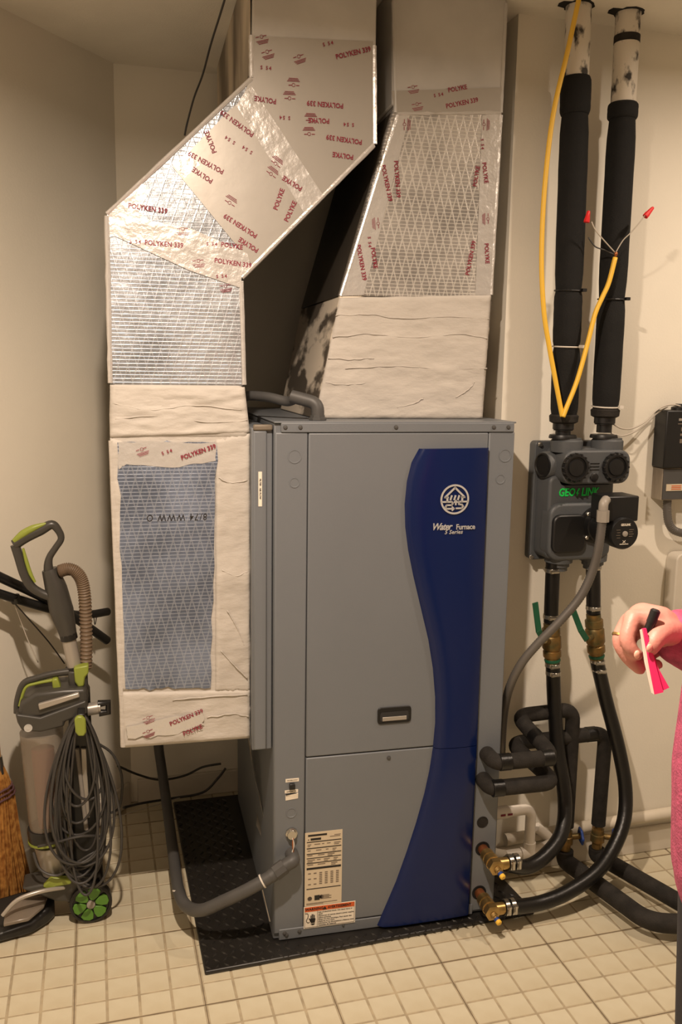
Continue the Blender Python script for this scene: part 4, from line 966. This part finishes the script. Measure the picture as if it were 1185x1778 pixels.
# spine
slab([(118,1204),(156,1200),(160,1300),(172,1460),(176,1550),(128,1556),(126,1460),(120,1320)], .005, .075, 'spine', M_vdark, bevel=.010)
slab([(140,1300),(150,1300),(156,1420),(146,1420)], -.004, .006, 'spine_tube', M_vsil, bevel=.002)
vt([(134,1300,-.004),(141,1360,-.004),(150,1440,-.004)], .006, 'spine_rail', M_fit)
# small tool in its clip
MB().lathe(V(152,1232,-.02), V(186,1226,-.02)-V(152,1232,-.02), [(0,.017),(.028,.017),(.029,.014),(.034,.014)], 18).build('tool_socket', M_vsil, vc, smooth='auto')
vt([(170,1222,-.02),(188,1220,-.02),(188,1236,-.02),(172,1238,-.02)], .010, 'tool_clip', M_vdark, sub=0)
hk = slab([(129,1250),(134,1244),(143,1244),(149,1250),(150,1272),(146,1279),(136,1279),(131,1272)], -.122, -.108, 'cord_hook', M_lime, bevel=.004)
slab([(134,1240),(148,1240),(148,1276),(134,1276)], -.108, .01, 'hook_post', M_vdark, bevel=.003)
# coiled cord: every turn hangs from the hook
random.seed(12)
for k in range(15):
    cx = 140+random.uniform(-6, 18); hw_ = random.uniform(24, 78); yb_ = random.choice((1400, 1440, 1480, 1510, 1530, 1545))+random.uniform(-12, 12); yt = 1243+random.uniform(-5, 5); ph = random.uniform(-12, 12); dp = random.uniform(-.088, -.045)
    pts = []
    for q in range(21):
        th = 2*PI*q/20; s = (1-math.cos(th))/2
        pts.append(V(cx*(1)+(140-cx)*(1-s)+hw_*math.sin(th)*(.35+.65*s**.6)*.9+ph*s*s, yt+(yb_-yt)*s, dp+.012*math.sin(th*2+k)-.02*s))
    MB().tube(pts, .0036, 7, sub=3).build('cord_turn', M_cord, vc, smooth=True)
for pts in ([(66,1470,-.07),(100,1462,-.085),(140,1452,-.09),(175,1452,-.07)], [(58,1480,-.05),(70,1510,-.07),(100,1520,-.08),(130,1500,-.085),(160,1482,-.08),(186,1470,-.06)], [(168,1290,-.06),(196,1310,-.05),(212,1350,-.05),(208,1400,-.05),(190,1412,-.05)]):
    vt(pts, .0036, 'cord_turn', M_cord, n=7)
# foot with window, pedal, wheel
ft = MB(); 
def F(x, y, z): return pz(x, y, z)
foot_px = [(-60,1640),(-10,1640),(56,1622),(84,1596),(96,1560),(88,1545),(40,1546),(-60,1575)]
bot = []; top = []
for (x, y), h, g in zip(foot_px, (.03,.03,.034,.045,.06,.075,.075,.06), (.006,.006,.006,.02,.06,.075,.075,.06)):
    p = pz(x, y, g); bot.append(Vector((p.x, p.y, .006))); top.append(Vector((p.x, p.y, h)))
n = len(bot); ft.add(bot+top, [tuple(range(n))[::-1], tuple(range(n, 2*n))]+[(i, (i+1) % n, (i+1) % n+n, i+n) for i in range(n)])
ft.build('foot', M_vdark, vc, bevel=.008, seg=3)
fw_px = [(6,1610),(50,1600),(76,1578),(84,1558),(40,1562),(10,1582)]
wn = MB(); P_ = [pz(x, y, .062) for x, y in fw_px]; wn.prism(P_, (0,0,.010)); wn.build('foot_window', M_tank, vc, bevel=.003)
vt([(4,1590,-.10),(30,1563,-.09),(70,1548,-.08),(112,1541,-.06)], [.005,.006,.006,.005], 'foot_trim', M_vsil)
slab([(36,1545),(128,1525),(150,1540),(146,1570),(96,1566)], -.05, .03, 'foot_arm', M_vgrey, bevel=.008)
slab([(74,1541),(90,1524),(124,1527),(124,1536),(100,1540),(84,1545)], -.066, -.048, 'foot_pedal', M_lime, bevel=.004)
slab([(128,1528),(178,1516),(184,1560),(168,1576),(140,1574)], -.03, .05, 'motor_base', M_vdark, bevel=.010)
wc = V(158,1567,-.055); wr = wc.z-.002
wh = MB().lathe(wc+Vector((0,.020,0)), (0,-1,0), [(0,wr*.92),(.004,wr),(.026,wr),(.030,wr*.9),(.030,wr*.86),(.025,wr*.84),(.025,.001)], 32).build('wheel', M_vdark, vc, smooth='auto')
for k in range(6):
    a = 2*PI*k/6+.25; d = Vector((math.cos(a),0,math.sin(a))); t_ = Vector((-math.sin(a),0,math.cos(a))); r = wr
    c = wc+Vector((0,-.0055,0)); mb = MB(); mb.prism([c+d*r*.22+t_*r*.07, c+d*r*.45+t_*r*.24, c+d*r*.72+t_*r*.30, c+d*r*.84+t_*r*.14, c+d*r*.84-t_*r*.14, c+d*r*.72-t_*r*.30, c+d*r*.45-t_*r*.24, c+d*r*.22-t_*r*.07], (0,-.005,0)); mb.build('wheel_petal', M_wheelg, wh, bevel=.0015, off=None)
MB().lathe(wc+Vector((0,-.0055,0)), (0,-1,0), [(0,wr*.2),(.007,wr*.2),(.009,wr*.14)], 16).build('wheel_hub', M_fit, wh, smooth='auto')
MB().lathe(V(150,1568,.055), (0,1,0), [(0,wr*.9),(.02,wr*.9)], 20).build('wheel', M_vdark, vc, smooth='auto')
# ------------------------------------------------------------------ black tubes of a folded stand behind the vacuum
fs = thing('folded_stand', 'black tubular folded stand leaning on the left wall behind the vacuum', 'stand', py(90, 1050, .44))
MB().tube([py(-70,966,.30), py(0,1002,.37), py(90,1046,.46), py(186,1112,.62)], .0135, 12, sub=4).build('tube', M_black, fs, smooth='auto')
MB().tube([py(-70,1006,.29), py(0,1031,.36), py(90,1058,.46), py(140,1068,.56), py(187,1062,.66)], .0125, 12, sub=4).build('tube', M_black, fs, smooth='auto')
MB().tube([py(25,1036,.385), py(29,1044,.39)], .0145, 12).build('tube_joint', M_vdark, fs, smooth='auto')
MB().tube([py(24,1046,.39), py(50,1075,.40), py(85,1115,.42), py(112,1152,.44)], .0022, 6, sub=4).build('strap', M_cord, fs, smooth=True)
MB().tube([py(24,1046,.39), py(36,1078,.40), py(48,1110,.41), py(66,1150,.42)], .0016, 6, sub=4).build('strap', M_wire, fs, smooth=True)
MB().tube([py(163,1070,.62), py(165,1085,.62), py(168,1070,.62)], .0016, 6, sub=4).build('strap', M_cord, fs, smooth=True)

# ------------------------------------------------------------------ straw broom
bc = pz(-20, 1562)+Vector((.76, -.65, 0))*.062; br = thing('straw_broom', 'straw broom with dark stitching standing at the left edge behind the vacuum foot', 'broom', bc)
YBm = bc.y
def Bp(x, y, dy=0): return py(x, y, YBm+dy)
zt_ = Bp(-14, 1332).z; random.seed(5)
mb = MB()
WA = Vector((.65, .76, 0)).normalized(); WB = Vector((.76, -.65, 0)).normalized()
for k in range(420):
    a = random.uniform(0, 2*PI); q = math.sqrt(random.random()); ox, oy = math.cos(a)*q, math.sin(a)*q
    zend = random.uniform(.002, .03)
    def bp(a_, b_, z): return Vector((bc.x, bc.y, z))+WA*a_+WB*b_
    p0 = bp(ox*.014, oy*.014, zt_); p1 = bp(ox*.048, oy*.022, zt_-.085); p2 = bp(ox*.066, oy*.026, zt_*.45); p3 = bp(ox*.105+random.uniform(-.012,.012), oy*.034, zend)
    mb.tube([p0, p1, p2, p3], [.0022,.0028,.0026,.0012], 4, False, 2)
o = mb.build('bristles', M_straw, br); o['kind'] = 'stuff'
for dz, w_ in ((.062, .041), (.076, .047), (.090, .052)):
    z = zt_-dz; n = 28; MB().tube([Vector((bc.x, bc.y, z+.002*math.sin(9*k)))+WA*math.cos(2*PI*k/n)*w_+WB*math.sin(2*PI*k/n)*.026 for k in range(n+1)], .0032, 6).build('stitching', M_twine, br, smooth=True)
MB().tube([Vector((bc.x, bc.y, zt_-.03)), Vector((bc.x-.03, bc.y+.01, zt_+.86))], .012, 12).build('broom_handle', M_wood, br, smooth='auto')
MB().lathe((bc.x, bc.y, zt_-.02), (0,0,1), [(0,.018),(.03,.015),(.05,.013)], 14).build('wire_binding', M_steel, br, smooth='auto')

# ------------------------------------------------------------------ person at the right edge, holding a marker and pink notes
PF = Vector((-RT.x, -RT.y, 0)).normalized()                       # facing: towards the heat pump
PL_ = Vector((-PF.y, PF.x, 0))                                    # the person's left
c_ = pd(1408, 1300, 1.10); P0 = Vector((c_.x, c_.y, 0))
def B(f, l, z): return P0+PF*f+PL_*l+Vector((0,0,z))
def cap(mb, pts, rs, n=14):
    pts = [Vector(p) for p in pts]
    mb.tube(pts, rs, n)
    for p, r in zip(pts, rs): mb.ball(p, r*.995, n)
def organic(mb, name, m, parent, vox, sm=6, off=None):
    o = mb.build(name, m, parent, off=off)
    r = o.modifiers.new('remesh', 'REMESH'); r.mode = 'VOXEL'; r.voxel_size = vox; r.use_smooth_shade = True
    s = o.modifiers.new('smooth', 'SMOOTH'); s.factor = .5; s.iterations = sm
    return o
mb = MB()
# right hand, back up, fingers curled down round the notes
D = 1.2
W0 = pd(1166, 1099, 1.205)
cap(mb, [W0, pd(1143,1086,1.205), pd(1118,1076,1.205)], [.0255,.028,.024])
cap(mb, [pd(1128,1082,1.19), pd(1100,1074,1.185)], [.020,.0135])
cap(mb, [pd(1128,1082,1.215), pd(1094,1082,1.215)], [.020,.013])
cap(mb, [pd(1132,1088,1.23), pd(1098,1095,1.235)], [.017,.012])
FING = {'i': ([(1101,1074,1.182),(1090,1106,1.172),(1097,1128,1.170),(1108,1137,1.172)], [.0125,.0108,.0098,.0082]),
        'm': ([(1093,1078,1.200),(1077,1111,1.192),(1091,1141,1.188),(1112,1162,1.188)], [.0125,.0108,.0100,.0084]),
        'r': ([(1093,1085,1.220),(1082,1122,1.216),(1104,1150,1.212),(1142,1154,1.205)], [.0118,.0102,.0094,.0080]),
        'p': ([(1098,1096,1.238),(1094,1128,1.236),(1115,1142,1.228),(1142,1132,1.220)], [.0108,.0092,.0084,.0072])}
for k, (pp, rs) in FING.items():
    P_, R_2 = spline([pd(*p) for p in pp], rs, 5); cap(mb, P_, R_2, 10)
P_, R_2 = spline([pd(*p) for p in ((1168,1098,1.190),(1152,1098,1.172),(1140,1108,1.160),(1133,1121,1.156),(1130,1129,1.156))], [.019,.0165,.0135,.0120,.0085], 5); cap(mb, P_, R_2, 10)
EL = B(-.10, -.20, 1.05); SHR = B(-.01, -.165, 1.325)
cap(mb, [W0, W0.lerp(EL, .4), EL], [.0265,.034,.040]); cap(mb, [EL, SHR], [.042,.050])
# left arm hangs down
SHL = B(-.01, .165, 1.325); ELL = B(-.03, .215, 1.04); WL = B(.04, .21, .82)
cap(mb, [SHL, ELL], [.050,.040]); cap(mb, [ELL, WL], [.038,.026]); cap(mb, [WL, B(.06,.205,.755)], [.026,.030])
for k, l in enumerate((-.02, 0, .02, .038)): cap(mb, [B(.075-.012*k,.205+l*.35,.74), B(.082-.018*k,.20+l*.35,.70), B(.074-.018*k,.195+l*.3,.668)], [.0098,.009,.0075], 8)
cap(mb, [B(.07,.19,.785), B(.098,.175,.755), B(.102,.170,.725)], [.013,.011,.009], 8)
# trunk, legs, neck, head
cap(mb, [B(0,0,.88), B(.01,0,1.08), B(0,0,1.26)], [.105,.10,.105]); cap(mb, [SHL, SHR], [.055,.055]); cap(mb, [B(0,.08,.9), B(0,-.08,.9)], [.10,.10])
for s in (-1, 1): cap(mb, [B(0,.085*s,.86), B(.01,.09*s,.47), B(-.015,.09*s,.09)], [.082,.052,.036])
cap(mb, [B(-.01,0,1.33), B(.012,0,1.44)], [.056,.052])
HC = B(.03, 0, 1.515)
mb.ball(HC+Vector((0,0,.018)), .094, 20, (1,1,1.1)); cap(mb, [HC+PF*.02+Vector((0,0,-.03)), HC+PF*.052+Vector((0,0,-.082))], [.070,.030])
cap(mb, [HC+PF*.086+Vector((0,0,.012)), HC+PF*.098+Vector((0,0,-.020))], [.008,.0125], 8)
cap(mb, [HC+PF*.086+PL_*.02+Vector((0,0,-.052)), HC+PF*.092+Vector((0,0,-.050)), HC+PF*.086-PL_*.02+Vector((0,0,-.052))], [.005,.0075,.005], 8)
cap(mb, [HC+PF*.086+PL_*.045+Vector((0,0,.028)), HC+PF*.09+Vector((0,0,.026)), HC+PF*.086-PL_*.045+Vector((0,0,.028))], [.008,.008,.008], 8)
for s in (-1, 1): cap(mb, [HC+PL_*.088*s+Vector((0,0,.022)), HC+PL_*.091*s-PF*.008+Vector((0,0,-.022))], [.016,.010], 8)
person = organic(mb, 'person', M_skin, None, .0032, 4, off=P0); tag(person, 'person in pink fleece and dark trousers holding a marker and pink notes', 'person')
for s in (-1, 1):
    e = MB().ball(HC+PF*.079+PL_*.033*s+Vector((0,0,.006)), .0125, 14).build('eye', M_white, person, smooth=True)
    MB().ball(HC+PF*.0885+PL_*.033*s+Vector((0,0,.006)), .0052, 10).build('iris', M_hair, person, smooth=True)
# fingernails that show
for a, b in (((1104,1134,1.162), (1110,1139,1.163)), ((1130,1122,1.1435), (1127,1129,1.147))):
    MB().ball((pd(*a)+pd(*b))/2, .0048, 10, (1, .6, 1.25)).build('fingernail', M_nail, person, smooth=True)
q = pd(1079,1105,1.193); ax = (pd(1076,1114,1.192)-pd(1084,1092,1.196)).normalized()
MB().lathe(q-ax*.0015, ax, [(0,.0105),(0,.0124),(.003,.0124),(.003,.0105)], 20).build('ring', M_brass, person, smooth='auto')
# clothing
mb = MB()
cap(mb, [B(.012,0,.885), B(.025,0,1.02), B(.022,0,1.14), B(.01,0,1.27)], [.142,.138,.134,.122], 20)
cap(mb, [B(.0,.075,.88), B(0,-.075,.88)], [.128,.128], 16); cap(mb, [B(.0,.075,1.18), B(0,-.075,1.18)], [.118,.118], 16)
cap(mb, [SHL, SHR], [.076,.076], 16); cap(mb, [SHR, EL], [.072,.060]); SE = W0.lerp(EL, .07)
cap(mb, [EL, W0.lerp(EL, .5), SE], [.060,.052,.041]); cap(mb, [SHL, ELL], [.072,.060]); cap(mb, [ELL, WL+Vector((0,0,.02))], [.058,.042])
cap(mb, [B(-.008,0,1.36), B(.0,0,1.385)], [.074,.064], 16)
organic(mb, 'fleece_jacket', M_pink, person, .008, 6)
mb = MB(); cap(mb, [B(-.01,.075,.83), B(-.01,-.075,.83)], [.108,.108], 16)
for s in (-1, 1): cap(mb, [B(.0,.088*s,.80), B(.012,.092*s,.47), B(-.01,.092*s,.075)], [.108,.078,.068], 16)
organic(mb, 'trousers', M_pants, person, .008, 5)
for s in (-1, 1):
    mb = MB(); cap(mb, [B(-.05,.092*s,.043), B(.06,.094*s,.041), B(.135,.096*s,.034)], [.042,.041,.033], 14); organic(mb, 'shoe', M_vdark, person, .006, 4)
mb = MB(); mb.ball(HC-PF*.018+Vector((0,0,.034)), .106, 20, (1,1,1.06)); cap(mb, [HC-PF*.05+Vector((0,0,.0)), HC-PF*.062+Vector((0,0,-.10))], [.085,.066], 16)
for s in (-1, 1): cap(mb, [HC+PL_*.085*s-PF*.02+Vector((0,0,.03)), HC+PL_*.088*s-PF*.03+Vector((0,0,-.09))], [.034,.026], 12)
organic(mb, 'hair', M_hair, person, .008, 4)
# marker and notes in the hand
a, b = pd(1140,1058,1.160), pd(1121,1108,1.166); d = b-a; l = d.length
mk = thing('marker', 'black marker pen held between thumb and fingers', 'pen', a)
MB().lathe(a, d, [(0,.0045),(.002,.0066),(l*.45,.0066)], 16).build('cap', M_black, mk, smooth='auto')
MB().lathe(a+d*.45, d, [(0,.0060),(l*.55,.0060)], 16).build('barrel', M_vdark, mk, smooth='auto')
nt_ = thing('pink_notes', 'hot pink paper notes with pale backing hanging from the hand', 'paper', pd(1148, 1200, 1.15))
dv = fw*.004
MB().prism([pd(1116,1092,1.151), pd(1123,1091,1.150), pd(1128,1112,1.149), pd(1141,1160,1.147), pd(1153,1202,1.145), pd(1137,1206,1.147), pd(1126,1150,1.150)], dv).build('note_front', M_hot, nt_)
MB().prism([pd(1123,1096,1.154), pd(1129,1116,1.153), pd(1144,1160,1.150), pd(1163,1194,1.146), pd(1150,1200,1.150), pd(1138,1160,1.153)], dv*.5).build('note_rear', M_hot, nt_)
MB().prism([pd(1112,1094,1.157), pd(1117,1092,1.1505), pd(1126,1150,1.1495), pd(1137,1206,1.1465), pd(1132,1203,1.152), pd(1120,1150,1.156)], dv*.35).build('backing', M_card, nt_)
